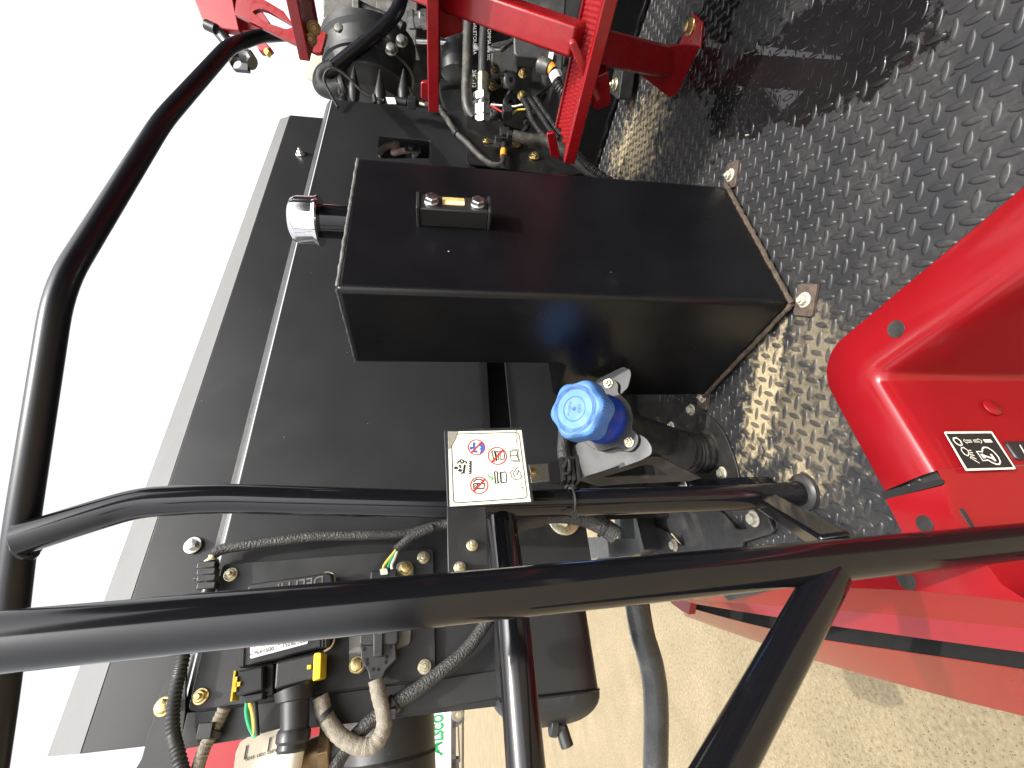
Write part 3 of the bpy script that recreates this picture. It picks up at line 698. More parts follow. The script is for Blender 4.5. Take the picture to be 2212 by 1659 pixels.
q.plate(roundpoly([P(1207+x*.248, 1015+y*.248, z=.06) for x, y in ((500, 340), (655, 340), (745, 700), (640, 745), (330, 780), (400, 600), (530, 600))], .01), th=.05, n=EZ); q.build('folded_box', 'bracket_grey', ch, bev=.004)
q = MB(); q.plate([P(1207+x*.248, 1015+y*.248, z=.0605) for x, y in ((525, 350), (640, 350), (660, 600), (545, 600))], th=.002, n=EZ); q.build('box_recess', 'pit_black', ch)
q = MB(); q.add([P(1207+x*.248, 1015+y*.248, z=.10) for x, y in ((200, 590), (420, 580), (440, 760), (240, 780))], [[0, 1, 2, 3]]); q.build('label_strip', 'grey_plate', ch)

# ================================================================== LOWER BLACK RESERVOIR
rv = thing('air_reservoir', 'black reservoir with domed end and drain plug hanging over the gravel', 'reservoir', P(1220, 1590, b=.87))
TB = .85
c_tl = P(1085, 1090, b=TB); 
yb = [(1236, 1085), (1262, 1190), (1296, 1350), (1312, 1440)]
x0 = P(1150, 1508, b=TB).x; x1 = P(1260, 1120, b=TB).x; z0 = .333; z1 = .500
q = MB(); prof_ = []
rr_ = .05
for (cy, cz, a_) in ((TB+rr_*.6, z0+rr_*.6, 180), ):
    pass
sec = roundpoly([Vector((0, TB, z0)), Vector((0, TB+.22, z0)), Vector((0, TB+.22, z1)), Vector((0, TB, z1))], .055, 8); n = len(sec)
rows = []
for x, s_ in ((x1, .0), (x1, 1), (x0, 1)): 
    cc = Vector((0, TB+.11, (z0+z1)/2)); rows.append([Vector((x, 0, 0))+cc+(v-cc)*s_ for v in sec]+[Vector((x, 0, 0))+cc+(sec[0]-cc)*s_])
q.grid(rows); q.build('shell', 'black_sheet', rv)
q = MB(); rows = []
for k_ in range(9):
    t = k_/8*math.pi/2; cc = Vector((0, TB+.11, (z0+z1)/2)); s_ = math.cos(t)**.8 if k_ < 8 else .001
    rows.append([Vector((x0-.045*math.sin(t)-.002, 0, 0))+cc+(v-cc)*s_*1.02 for v in sec]+[Vector((x0-.045*math.sin(t)-.002, 0, 0))+cc+(sec[0]-cc)*s_*1.02])
q.grid(rows); q.build('domed_end', 'cast_black', rv)
q = MB(); q.tube([Vector((x0, 0, 0))+v*1.0+Vector((0, 0, 0)) for v in sec]+[Vector((x0, 0, 0))+sec[0]], .0035, 8, caps=False); q.build('end_seam', 'tube_gloss', rv)
pb = P(1196, 1575, b=TB+.05); pd = (P(1225, 1578, b=TB+.05)-pb).normalized()
q = MB(); q.cyl(P(1188, 1565, b=TB+.05), P(1203, 1567, b=TB+.05), .0165, 20, .001); q.hexh(P(1203, 1567, b=TB+.05), pd, .0135, .012); q.cyl(P(1212, 1570, b=TB+.05), P(1226, 1614, b=TB+.05), .0105, 20, .001)
q.build('drain_plug', 'bracket_grey', rv)
bolt(rv, P(1218, 1122, b=TB-.004), -EY, .016, 'chromate_pale', .006, washer=1.9)
# support sheet behind rail with the large washer
q = MB(); q.plate(Pn([(1112, 1095), (1258, 1088), (1282, 1240), (1120, 1250)], b=TB-.002), th=.003, n=-EY); q.build('end_sheet', 'black_sheet', rv)

# ================================================================== RED STEP-WELL LINER
wl = thing('step_well_liner', 'glossy red moulded liner framing the step well, with a black light-switch decal', 'well liner', Vector((.33, .47, 0)))
def arcpath(off, z, aend=.157, cr=.05):
    """path round the well corner; off = distance outside the well wall"""
    x, y = .292+off, .436+off; r = max(.006, cr*(off/.075)*.9+.012); pts = []
    for k in range(8): pts.append(Vector((x, -.15+(y-r+.15)*k/7, z)))
    for k in range(1, 9):
        t = R(90*k/8); pts.append(Vector((x-r+r*math.cos(t), y-r+r*math.sin(t), z)))
    for k in range(1, 6): pts.append(Vector((x-r+(aend-(x-r))*k/5, y, z)))
    return pts
q = MB()
rows = [arcpath(.078, .000), arcpath(.0785, .008), arcpath(.076, .0105), arcpath(.02, .0105), arcpath(.011, .0085), arcpath(.004, .003), arcpath(0, -.008), arcpath(-.003, -.05), arcpath(-.012, -.75)]
q.grid(rows); q.build('corner_panel', 'red_paint', wl, smooth=75)
def WZ(x, y, z=.0105): return P(x, y, z=z)
q = MB()
out2 = [(1913, 1078), (1960, 1172), (1860, 1230), (1588, 1264), (1815, 1269), (1980, 1276), (2125, 1290), (2290, 1312), (2210, 1292), (2163, 1262), (2118, 1200), (2052, 1106), (2040, 1046), (2032, 1050)]
q.plate([WZ(*z_) for z_ in out2], th=.004, n=EZ)
inn = [Vector((.1585, .4365, .0102))]+[WZ(*z_) for z_ in ((2040, 1046), (2052, 1106), (2118, 1200), (2163, 1262), (2210, 1292), (2290, 1312))]
q.grid([inn, [p+Vector((-.002, -.002, -.010)) for p in inn], [p+Vector((-.003, -.003, -.6)) for p in inn]])
q.build('outer_panel', 'red_paint', wl, smooth=60)
q = MB()
for cx, cy, rr in ((1935, 711, .0115), (1997, 1132, .0105), (1957, 1252, .0125)):
    q = MB(); c = P(cx, cy, z=.0112); q.lathe(c, EZ, [(0, rr), (.0004, rr*.97), (.0004, 0)], 28); q.build('bolt_opening', 'bracket_dirty', wl)
q = MB(); q.plate([P(x, y, z=.0108) for x, y in ((1903, 1062), (2026, 1036), (2036, 1036), (2040, 1042), (2034, 1047), (1911, 1079))], th=.002, n=EZ); q.build('joint_gap', 'pit_black', wl)
q = MB()
WB = .4335
def WP(x, y, e_=.0): return P(1975+x*.10714, 878+y*.10714, b=WB-.0062-e_)
q.plate(roundpoly([WP(*z_) for z_ in ((600, 508), (1565, 500), (2055, 1262), (1050, 1298))], .002), th=.0006, n=-EY); dc = q.build('switch_decal', 'decal_white', wl)
q = MB(); q.plate([WP(*z_, .0003) for z_ in ((645, 548), (1550, 540), (2000, 1225), (1070, 1252))], th=.0003, n=-EY); q.build('decal_field', 'ink', dc)
q = MB(); e_ = .0006
def wl_(pts, w_, closed=False): strokes(q, [WP(*z_, e_) for z_ in pts], w_, EY, closed)
wl_([(790+0, 640), (850, 630), (930, 690), (965, 770), (930, 790), (850, 750), (795, 690)], .0020, True)
wl_([(990, 690), (1010, 655), (1025, 680), (1140, 680), (1165, 715), (1055, 720), (1075, 750)], .0010, True)
wl_([(1190, 680), (1280, 675), (1275, 650), (1360, 690), (1350, 748), (1325, 715), (1215, 715)], .0010, True)
wl_([(1405, 694), (1560, 694)], .0042)
wl_([(950, 830), (1000, 830), (1085, 890), (1100, 960), (1080, 995), (1010, 960), (950, 890)], .0014, True)
for a_, b__ in (((1100, 885), (1150, 885)), ((1115, 930), (1180, 935)), ((1120, 965), (1215, 992)), ((1125, 1000), (1255, 1060)), ((1118, 1025), (1318, 1145))): wl_([a_, b__], .0012)
wl_([(1258, 908), (1370, 912), (1372, 850), (1410, 822), (1480, 830), (1590, 900), (1690, 1010), (1735, 1110), (1715, 1165), (1650, 1165), (1560, 1125), (1490, 1080), (1385, 1092)], .0019, True)
wl_([(1352, 955), (1425, 1045)], .0040); wl_([(1400, 985), (1465, 1010), (1560, 1040), (1640, 1100)], .0024); wl_([(1640, 1100), (1545, 960)], .0030)
q.build('decal_symbols', 'decal_white', dc)
q = MB(); q.plate(roundpoly([WP(1835, 690, -.001), WP(2900, 690, -.001), WP(3050, 1065, -.001), WP(2100, 1070, -.001)], .006), th=.012, n=-EY); q.build('rocker_switch', 'plastic_black', wl, bev=.002)
q = MB(); q.plate([WP(2125, 775, .0015), WP(2140, 772, .0015), WP(2250, 960, .0015), WP(2230, 960, .0015)], th=.0004, n=-EY); q.build('switch_mark', 'decal_white', wl)
q = MB(); c = P(2143, 880, b=WB-.004); q.lathe(c, -EY, [(0, .012), (.0015, .0115), (.003, .009), (.0032, 0)], 28); q.build('plug', 'red_paint', wl)  # shallow raised disc on the well wall, in the same red

# ================================================================== RED SIDE FENDER
fd = thing('side_fender', 'long red body fender with a black slot, curving away over the gravel beside the deck', 'fender', P(1900, 1400, z=-.1))
px_ = [1466, 1480, 1540, 1600, 1675, 1750, 1825, 1900, 1975, 2050, 2130, 2212, 2400]
tabs = {'A': ([1288, 1288, 1266, 1266, 1267, 1268, 1270, 1272, 1276, 1281, 1289, 1300, 1320], .0), 'B': ([1294, 1295, 1299, 1303, 1309, 1314, 1320, 1326, 1333, 1341, 1349, 1357, 1376], -.035),
        'C': ([1297, 1301, 1311, 1321, 1333, 1345, 1356, 1366, 1377, 1387, 1398, 1409, 1432], -.05), 'D': ([1300, 1311, 1328, 1344, 1362, 1379, 1391, 1402, 1413, 1424, 1436, 1449, 1475], -.09),
        'E': ([1304, 1327, 1348, 1366, 1388, 1409, 1427, 1444, 1459, 1474, 1490, 1506, 1540], -.15), 'F': ([1308, 1331, 1353, 1374, 1399, 1424, 1446, 1467, 1487, 1507, 1527, 1547, 1592], -.19)}
def row(k, dy=0, dz=0): return [P(x, y+dy, z=tabs[k][1]+dz) for x, y in zip(px_, tabs[k][0])]
def lerp_rows(r1, r2, t): return [p.lerp(q_, t) for p, q_ in zip(r1, r2)]
A_, B_, C_, D_, E_, F_ = (row(k) for k in 'ABCDEF')
q = MB(); q.grid([A_, B_]); q.grid([B_, C_]); q.build('top_edge', 'red_paint', fd, smooth=25)
q = MB(); q.grid([C_, [p+Vector((.10, .0, -.03)) for p in C_], [p+Vector((.10, 0, -.06)) for p in D_], D_]); q.build('air_slot', 'pit_black', fd, smooth=0)
q = MB(); q.grid([D_, [p+Vector((.002, 0, .002)) for p in D_], E_, F_, [p+Vector((.10, .03, -.30)) for p in F_]]); q.build('lower_skin', 'red_paint', fd, smooth=25)
q = MB(); q.plate([P(x, y, z=-.06) for x, y in ((1445, 1296), (1476, 1293), (1492, 1300), (1488, 1328), (1472, 1320), (1450, 1304))], th=.02, n=EZ); q.build('end_cap', 'red_paint', fd, bev=.002)

# ================================================================== RED ACCESS LADDER
ld = thing('access_ladder', 'red welded access ladder with serrated anti-slip steps rising over the engine bay', 'ladder', P(1490, 90, z=0))
def step(zs, af, be, dp=.155):
    q = MB(); bs = -.25; zt3 = zs
    # folded tread channel
    q.box(Vector((af+.008, (be+bs)/2, zt3-.012)), .016, be-bs, .024)
    q.box(Vector((af+dp-.006, (be+bs)/2, zt3-.014)), .012, be-bs, .028)
    q.box(Vector((af+dp/2, (be+bs)/2, zt3-.022)), dp-.02, be-bs-.004, .004)
    o = q.build('step', 'red_ladder', ld, bev=.003)
    nn = int((be-bs)/.009)
    for x in (.030, .062, .094, .126):
        q = MB()
        for k in range(nn):
            y = be-.012-k*.009; q.add([Vector((af+x-.004, y, zt3-.020)), Vector((af+x-.000, y, zt3-.003)), Vector((af+x-.000, y-.0045, zt3-.0005)), Vector((af+x-.004, y-.0045, zt3-.018)), Vector((af+x-.000, y-.009, zt3-.003)), Vector((af+x-.004, y-.009, zt3-.020)), Vector((af+x+.004, y, zt3-.020)), Vector((af+x+.004, y-.009, zt3-.020))],
                             [[0, 1, 2, 3], [3, 2, 4, 5], [1, 6, 7, 4, 2]])
        q.build('serrated_grip', 'red_grip', o, smooth=0)
    return o
step(.322, .940, .560); step(.622, 1.10, .558); step(.925, 1.262, .55)
# end plates
for pts, a_ in ((((1181, 289), (1199, 286), (1212, 344), (1190, 340)), 1.08), (((909, 178), (925, 176), (927, 219), (909, 214)), 1.2)):
    q = MB(); q.plate(roundpoly([P(x, y, a=a_) for x, y in pts], .006), th=.012, n=-EX); q.build('end_plate', 'red_ladder', ld, bev=.002)
sa, sb = P(1250, 87, a=1.00), P(1052, 18, a=1.13); sb2 = sb+(sb-sa)*1.2
q = MB(); q.bar(sa, sb2, .052, .050, up=EZ); q.build('stringer', 'red_ladder', ld, bev=.006, bseg=3)
q = MB(); q.bar(P(1232, 85, a=.985), P(1290, 215, a=.97), .03, .014, up=EZ); q.build('cross_strap', 'red_ladder', ld, bev=.004)
f0, f1 = P(1262, 96, a=1.04), P(1440, 135, z=.06)
q = MB(); q.bar(f0, f1, .060, .045, up=EZ); q.build('leg', 'red_ladder', ld, bev=.006, bseg=3)
Q1, Q2, Q3 = P(1512, 101, z=.004), P(1463, 203, z=.004), P(1385, 160, t=.00112)
nf = (Q2-Q1).cross(Q3-Q1).normalized(); nf = nf if nf.dot(CAM-Q1) > 0 else -nf
q = MB(); q.plate([P(x, y, pl=(Q1, nf)) for x, y in ((1395, 93), (1430, 99), (1482, 97), (1512, 101), (1463, 203), (1446, 211), (1383, 162), (1370, 155))], th=.005, n=nf); q.build('foot_plate', 'red_ladder', ld, bev=.001)
q = MB(); q.plate([P(x, y, z=.007) for x, y in ((1496, 28), (1517, 47), (1512, 104), (1464, 102))], th=.005, n=EZ); q.build('foot_flange', 'red_ladder', ld, bev=.001)
bolt(ld, P(1492, 58, z=.0075), EZ, .013, 'chromate', 0, washer=1.5)
for x, y in ((678, 60), (670, 84)): bolt(ld, P(x, y, a=1.30), (CAM-P(x, y, a=1.3)), .013, 'brass_dark', .012, washer=1.2)
# channel pieces welded to the middle step
for (x0, y0, x1, y1, a_) in ((948, 10, 1000, 84, 1.13), (1278, 170, 1320, 240, .99)):
    q = MB(); q.plate(roundpoly(Pn([(x0, y0), (x1-5, y0-16), (x1, y1-14), (x0+10, y1), (x0, y1-8)], a=a_+.04), .006), th=.05, n=-EX); q.build('gusset', 'red_ladder', ld, bev=.002)
# open bracket arm at the top
T1_ = .00122
q = MB(); nrm = -FW
def TP(x, y, t=T1_): return P(384+x*.1984, y*.1984, pl=(CAM+FW*(FPX*t), FW))
q.plate([TP(*z_) for z_ in ((640, -60), (620, 150), (1200, 440), (1500, 572), (1560, 570), (1618, 355), (1480, 310), (1410, 480), (1280, 300), (1150, 120), (900, -30))],
        [roundpoly([TP(*z_) for z_ in ((805, 125), (880, 92), (960, 105), (1275, 285), (1180, 318), (940, 235))], .008)], th=.012, n=nrm)
q.build('bracket_arm', 'red_ladder', ld, bev=.002)

# ================================================================== RED ENGINE HOOD, FAR
hd = thing('engine_hood', 'pinkish red raised hood corner against the white sky above the rail bend', 'hood', P(470, 20, t=.0017))
def HP(x, y, t=.0017): return TP(x, y, t)
q = MB(); q.plate([HP(*z_) for z_ in ((120, -200), (180, 0), (280, 262), (320, 285), (672, 336), (560, -200))], th=.03, n=nrm); q.build('hood_skin', 'red_far', hd, bev=.004)
q = MB(); q.plate([HP(*z_, .00175) for z_ in ((560, -200), (600, -20), (686, 330), (940, 318), (1000, 240), (700, -200))], th=.03, n=nrm); q.build('hood_side', 'red_far', hd, bev=.003)
q = MB(); q.cyl(HP(310, 270), HP(420, 320), .018); q.cyl(HP(430, 320, .00172), HP(650, 600, .00172), .022); q.build('hood_prop', 'grey_hose', hd)
q = MB(); q.plate([HP(*z_, .00172) for z_ in ((520, 620), (600, 748), (760, 763), (760, 690), (690, 620), (650, 600))], [circ(HP(632, 682, .00172), RT, UP, .021)], th=.02, n=nrm)
q.tube([HP(700, 615, .00172), HP(790, 640, .00172), HP(815, 690, .00172)], .032, 12, flat=.6); q.build('hood_latch', 'plastic_black', hd, bev=.003)
q = MB(); q.plate([HP(*z_) for z_ in ((840, 480), (950, 455), (1015, 520), (960, 560), (880, 550))], th=.03, n=nrm); mk = q.build('marker_lamp', 'red_far', hd, bev=.004)
q = MB(); q.plate([HP(*z_, .00169) for z_ in ((930, 555), (955, 505), (1000, 555), (968, 602))], th=.02, n=nrm); q.build('amber_lens', 'wire_yellow', mk, bev=.003)

# ================================================================== ENGINE
en = thing('engine', 'black and cast aluminium diesel engine crowded with housings behind the red ladder', 'engine', Vector((2.1, .9, .3)))
te = .0021
def EP(x, y, t=te): return P(x, y, t=t)
c0 = EP(800, 246); ax = RT
sc = te
q = MB()
q.lathe(EP(798, 236), ax, [(0, 60*sc), (.012*1, 74*sc), (.05, 82*sc), (.07, 88*sc), (.075, 92*sc), (.085, 92*sc), (.09, 88*sc), (.15, 90*sc), (.155, 95*sc), (.17, 95*sc), (.175, 90*sc), (.24, 92*sc), (.26, 98*sc), (.29, 98*sc), (.30, 80*sc)], 64)
q.build('fan_housing', 'cast_black', en, smooth=28)
q = MB()
for x, y0, y1 in ((765, 152, 225), (821, 160, 238), (872, 158, 232), (735, 165, 205), (742, 200, 240)):
    pc = EP(x, (y0+y1)/2, te-.000215)
    q.lathe(EP(x, y1, te-.000215), ax, [(0, .008), (.02, .020), ((y1-y0)*sc*.4, .024), ((y1-y0)*sc*.75, .012), ((y1-y0)*sc, .003)], 12)
q.build('housing_rib', 'cast_black', en)
q = MB(); q.plate([EP(x, y, .0022) for x, y in ((695, 40), (800, 92), (900, 100), (905, -60), (700, -60))], th=.1, n=-FW); q.build('timing_cover', 'cast_alu', en, bev=.008)
q = MB()
for x0, y0, x1, y1, dt in ((702, 30, 745, 55, .0), (745, 20, 790, 48, .00005), (748, 62, 772, 96, .0001), (782, 70, 850, 92, .0), (812, 0, 850, 30, .0001), (830, 100, 858, 118, .0001), (716, 60, 740, 74, .0001), (760, -10, 775, 40, .00014), (778, 10, 800, 60, .00004)):
    q.plate(roundpoly(Pn([(x0, y0), (x1, y0-2), (x1+3, y1), (x0-2, y1+3)], t=.00208-dt), .012), th=.06, n=-FW)
q.build('cast_boss', 'cast_alu', en, bev=.006)
q = MB(); q.tube(curve([EP(x, y, .00198) for x, y in ((772, 12), (800, 26), (850, 46), (872, 60))]), .022); q.tube(curve([EP(x, y, .00198) for x, y in ((748, 20), (756, 55), (775, 88), (810, 102))]), .012); q.build('oil_line', 'rubber', en)
q = MB(); q.plate([EP(x, y, .0020) for x, y in ((700, 58), (716, 58), (765, 105), (735, 168), (705, 140))], th=.02, n=-FW); q.build('fan_shroud', 'cast_grey', en, bev=.003)
for x, y in ((735, 66), (846, 108), (800, 84), (868, 90), (758, 30)): bolt(en, EP(x, y, .00193), -FW, .02, 'cast_alu', 0, washer=1.3)
q = MB()
for i, (x, rr) in enumerate(((892, .036), (905, .030), (920, .036))): q.hexh(EP(x-9, 42, .0019), -UP, rr, .026)
q.build('hydraulic_union', 'zinc', en)
q = MB(); q.plate(Pn([(938, -50), (1010, -50), (1010, 175), (940, 180)], t=.00215), th=.3, n=-FW); q.build('pump_block', 'cast_black', en, bev=.02)
q = MB(); q.lathe(EP(985, 165, .00205), RT, [(0, .05), (.01, .065), (.06, .07), (.14, .07), (.15, .05)], 32); q.build('oil_filter', 'cast_black', en)
q = MB(); q.plate(Pn([(1060, 92), (1118, 78), (1122, 160), (1060, 165)], t=.0021), th=.2, n=-FW); q.build('rocker_box', 'cast_grey', en, bev=.01)
q = MB(); q.plate(Pn([(945, 175), (1035, 172), (1060, 242), (965, 250)], t=.0022), th=.15, n=-FW); q.build('engine_block', 'cast_grey', en, bev=.01)
q = MB(); q.tube(curve([EP(x, y, .002) for x, y in ((900, 88), (950, 90), (1020, 100), (1070, 108), (1085, 105), (1110, 88), (1150, 86))], 6), .012, 14); q.build('steel_pipe', 'zinc', en)
random.seed(11)
for k_ in range(26):       # smaller lumps of the lower engine
    x, y = random.uniform(1020, 1210), random.uniform(150, 290); s_ = random.uniform(.015, .04); q = MB()
    if k_ % 3 == 0: q.lathe(EP(x, y, .0020), (-FW+RT*random.uniform(-.5, .5)), [(0, s_), (s_*.7, s_), (s_*.9, s_*.7), (s_*.9, s_*.3), (s_*.5, 0)], 18)
    elif k_ % 3 == 1: q.tube(curve([EP(x, y, .00205), EP(x+random.uniform(-30, 30), y+random.uniform(10, 40), .0020), EP(x+random.uniform(-40, 40), y+random.uniform(30, 70), .00206)]), s_*.5, 12)
    else: q.box(EP(x, y, .0021), s_*2.5, s_*2, s_*3)
    q.build('casting', random.choice(['engine_dark', 'engine_dark', 'cast_black', 'cast_grey']), en, bev=.003 if k_ % 3 == 2 else 0)
for x, y in ((1070, 152), (1066, 186), (1130, 160), (1128, 208)): bolt(en, EP(x, y, .00192), -FW, .016, 'brass_dark' if x < 1100 else 'chromate', .01, washer=1.2)
q = MB(); q.plate(roundpoly(Pn([(1114, 152), (1150, 140), (1196, 152), (1192, 185), (1150, 212), (1115, 214)], t=.00196), .02), th=.01, n=-FW); q.build('cover_plate', 'pit_black', en)

lg = thing('anchor_lug', 'dark steel anchor lug with a pale gold bolt under the red ladder leg', 'lug', P(1330, 190, z=.06))
q = MB(); q.plate(roundpoly(Pn([(1336, 110), (1350, 112), (1336, 216), (1316, 200), (1322, 170)], z=.06), .01), th=.04, n=EZ); q.build('plate', 'bracket_dirty', lg, bev=.002)
bolt(lg, P(1330, 183, z=.061), EZ, .013, 'chromate_pale', .006)
# control box behind ladder
ec = thing('engine_computer', 'flat dark grey control box with a small white label between the red ladder bars', 'control box', P(1190, 80, t=.0018))
q = MB(); q.plate(roundpoly(Pn([(1106, -60), (1226, -60), (1214, 168), (1175, 165), (1168, 125), (1110, 120)], t=.0018), .02), th=.06, n=-FW); q.build('case', 'cast_grey', ec, bev=.006)
q = MB(); q.lathe(P(1217, 118, t=.00178), UP*-1, [(0, .04), (.03, .04)], 20); q.build('end_boss', 'plastic_black', ec, bev=.004)
q = MB(); q.plate(Pn([(1186, 112), (1196, 113), (1194, 128), (1184, 127)], t=.00179), th=.001, n=-FW); q.build('small_label', 'label_white', ec)
q = MB(); q.cyl(P(1206, 159, t=.00176), P(1206, 159, t=.00174), .014, 20); q.build('ring_washer', 'label_white', ec)
q = MB(); q.lathe(P(1167, 138, t=.00172), (P(1190, 148, t=.0017)-P(1167, 138, t=.00172)), [(0, .02), (.004, .03), (.03, .028), (.05, .026)], 20); q.build('elbow_plug', 'cast_grey', ec)

def cable(name, label, pts, t, r, m_, cor=0, cl=.006, cat='cable', group=None, seg=14, n=10, extra=None, **kw):
    q = MB(); q.tube(curve([P(x, y, **({'t': t} if t else kw)) for x, y in pts], n), r, seg, cor=cor, corlen=cl)
    if extra is None:
        return tag(q.build(name, m_, loc=P(*pts[0], **({'t': t} if t else kw))), label, cat, group)
    th_ = thing(name, label, cat, P(*pts[0], **({'t': t} if t else kw)), group); q.build('sleeve', m_, th_); return th_
# orange-banded loom
lo = cable('cable_loom', 'ribbed loom with an orange tape band and white stretch leaving the control box', [(1192, 150), (1200, 168), (1208, 188), (1222, 200), (1245, 204)], .00170, .017, 'grey_hose', .002, .010, extra=1)
q = MB(); q.cyl(P(1186, 142, t=.0017), P(1194, 153, t=.0017), .0195); q.build('tape_band', 'orange', lo)
q = MB(); q.cyl(P(1196, 158, t=.0017), P(1203, 173, t=.0017), .0195); q.build('white_band', 'label_white', lo)
# two hydraulic hoses
h1 = cable('hydraulic_hose', 'thick black hydraulic hose with white print, left of the hose with silver nuts', [(1018, -40), (1013, 40), (1010, 130), (1008, 200), (1012, 236), (1024, 256)], .00184, .0215, 'rubber_dusty', cat='hose', extra=1)
q = MB(); text_geo(q, '3/4" -12', P(1020, 150, t=.00181), -RT, -UP*1, .022); text_geo(q, 'DALETOURNA', P(1022, 45, t=.00181), -RT, -UP, .020); q.build('hose_print', 'print_grey', h1)
h2 = cable('hydraulic_hose', 'black hydraulic hose ending in a silver ferrule and stacked hex nuts', [(1052, -40), (1048, 40), (1044, 100), (1043, 170)], .00184, .0195, 'rubber', cat='hose', extra=1)
q = MB(); text_geo(q, 'OMMA alfa tec', P(1053, 62, t=.00181), -RT, -UP, .020); q.build('hose_print', 'print_grey', h2)
q = MB(); q.cyl(P(1043, 160, t=.00184), P(1043, 205, t=.00184), .0225, 24, .002); q.build('ferrule', 'chromate_pale', h2)
q = MB()
for y0, y1, rr in ((203, 220, .031), (219, 234, .020), (231, 252, .034), (250, 258, .022), (255, 270, .034)):
    d_ = P(1042, y1, t=.00184)-P(1042, y0, t=.00184)
    if rr > .025: q.lathe(P(1042, y0, t=.00184), d_, [(0, rr*.9), (.002, rr), (d_.length-.002, rr), (d_.length, rr*.9)], 6)
    else: q.cyl(P(1042, y0, t=.00184), P(1042, y1, t=.00184), rr)
q.build('hex_fitting', 'zinc', h2, smooth=20)
# coolant pipe and elbow
pp = thing('coolant_pipe', 'wide grey-black pipe slanting across the engine to a round rubber elbow', 'pipe', P(790, 90, t=.0019))
q = MB(); q.tube(curve([P(x, y, t=.00190) for x, y in ((872, -60), (868, -10), (850, 35), (790, 90), (715, 152))], 10), .0275, 24); q.build('pipe', 'tube_matte', pp)
q = MB(); q.tube(curve([P(x, y, t=.00190) for x, y in ((722, 148), (700, 162), (697, 185), (718, 194), (735, 192))], 10), .037, 24); q.build('rubber_elbow', 'cast_black', pp)
q = MB(); q.lathe(P(739, 192, t=.0019), RT*.3-UP, [(0, .040), (.008, .042), (.016, .040)], 24); q.build('clamp', 'cast_grey', pp)
xs = MB(); c = P(704, 118, t=.0026); xs.lathe(c, -FW+UP*.2, [(0, .17), (.03, .165), (.07, .12), (.09, 0)], 48); tag(xs.build('exhaust_shield', 'pale_shell', loc=c), 'pale sun-bleached rounded shield poking out behind the engine against the sky', 'shield')
# sensor lead over panel end
s1_ = cable('sensor_lead', 'thin ribbed lead looping over the black elbow to a white-tagged plug on the panel edge', [(730, 232), (712, 200), (700, 172), (708, 152), (728, 150), (755, 170), (780, 195), (805, 210), (830, 217)], .00172, .0052, 'rubber', .0008, .006, extra=1)
q = MB(); q.plate(Pn([(833, 210), (852, 211), (856, 224), (838, 224)], t=.0017), th=.004, n=-FW); q.build('tag', 'label_white', s1_)
q = MB(); q.cyl(P(853, 217, t=.00172), P(880, 221, t=.00172), .014); q.box(P(890, 222, t=.0017), .04, .03, .03); q.cyl(P(895, 223, t=.00172), P(908, 225, t=.00172), .011); q.build('plug', 'plastic_black', s1_, bev=.002)
q = MB(); q.cyl(P(907, 223, t=.0017), P(918, 226, t=.0017), .008); q.build('seal', 'chromate_pale', s1_)
q = MB(); q.tube([P(808, 206, t=.00168), P(811, 222, t=.00168)], .008, 10); q.build('tie', 'plastic_black', s1_)
s2_ = cable('taped_harness', 'taped black harness zigzagging down the dark joint plate behind the oil tank', [(918, 226), (948, 232), (958, 246), (985, 285), (1005, 305), (1040, 340), (1062, 355), (1084, 357)], None, .0105, 'rubber_dusty', cat='harness', b=B0-.03, extra=1)
for x, y in ((955, 240), (985, 286)):
    q = MB(); q.cyl(P(x-3, y-4, b=B0-.03), P(x+3, y+4, b=B0-.03), .0135); q.build('tie', 'plastic_black', s2_)
s3_ = cable('sensor_cable', 'short black cable with an orange band held by a zinc strip beside the oil tank', [(1090, 300), (1088, 320), (1087, 345), (1083, 358)], None, .0095, 'rubber', cat='cable', b=B0-.04, extra=1)
q = MB(); q.cyl(P(1088, 325, b=B0-.04), P(1087, 338, b=B0-.04), .0115); q.build('orange_band', 'orange', s3_)
q = MB(); q.plate(roundpoly(Pn([(1042, 305), (1048, 299), (1074, 303), (1084, 309), (1080, 316), (1050, 315)], b=B0-.045), .006), th=.003, n=-EY); q.build('zinc_strip', 'zinc', s3_)
bolt(s3_, P(1050, 305, b=B0-.05), -EY, .009, 'chromate', 0)
q = MB(); q.box(P(1090, 290, b=B0-.045), .05, .03, .035); q.box(P(1100, 298, b=B0-.05), .03, .04, .02); q.box(P(1078, 300, b=B0-.05), .02, .02, .03); q.build('clip', 'plastic_black', s3_, bev=.002)
cable('hose_bundle', 'grey-black hose running from the clip down past the ladder foot to the deck', [(1108, 293), (1140, 300), (1180, 305), (1215, 325), (1245, 350), (1275, 372), (1320, 395)], .00150, .017, 'rubber_dusty', cat='hose')
cable('ribbed_conduit', 'black ribbed conduit lying on the grey hose at the far edge of the tread plate', [(1236, 322), (1255, 342), (1275, 362), (1306, 382)], .00142, .0105, 'rubber', .0012, .006, cat='conduit')
for i, (pts, lab) in enumerate(((((1128, 212), (1140, 232), (1150, 260), (1172, 290), (1190, 300)), 'thin ribbed conduit curling below the gold-bolted plate'),
                   (((1142, 212), (1165, 245), (1188, 280), (1205, 300)), 'ribbed conduit of the pair behind the ladder, nearer the gold bolts'),
                   (((1155, 210), (1175, 240), (1198, 272), (1212, 290)), 'ribbed conduit of the pair behind the ladder, nearer the red step'))):
    cable('ribbed_conduit', lab, pts, .00175, .0105, 'rubber', .0013, .007, cat='conduit', group='ribbed conduits behind the ladder')
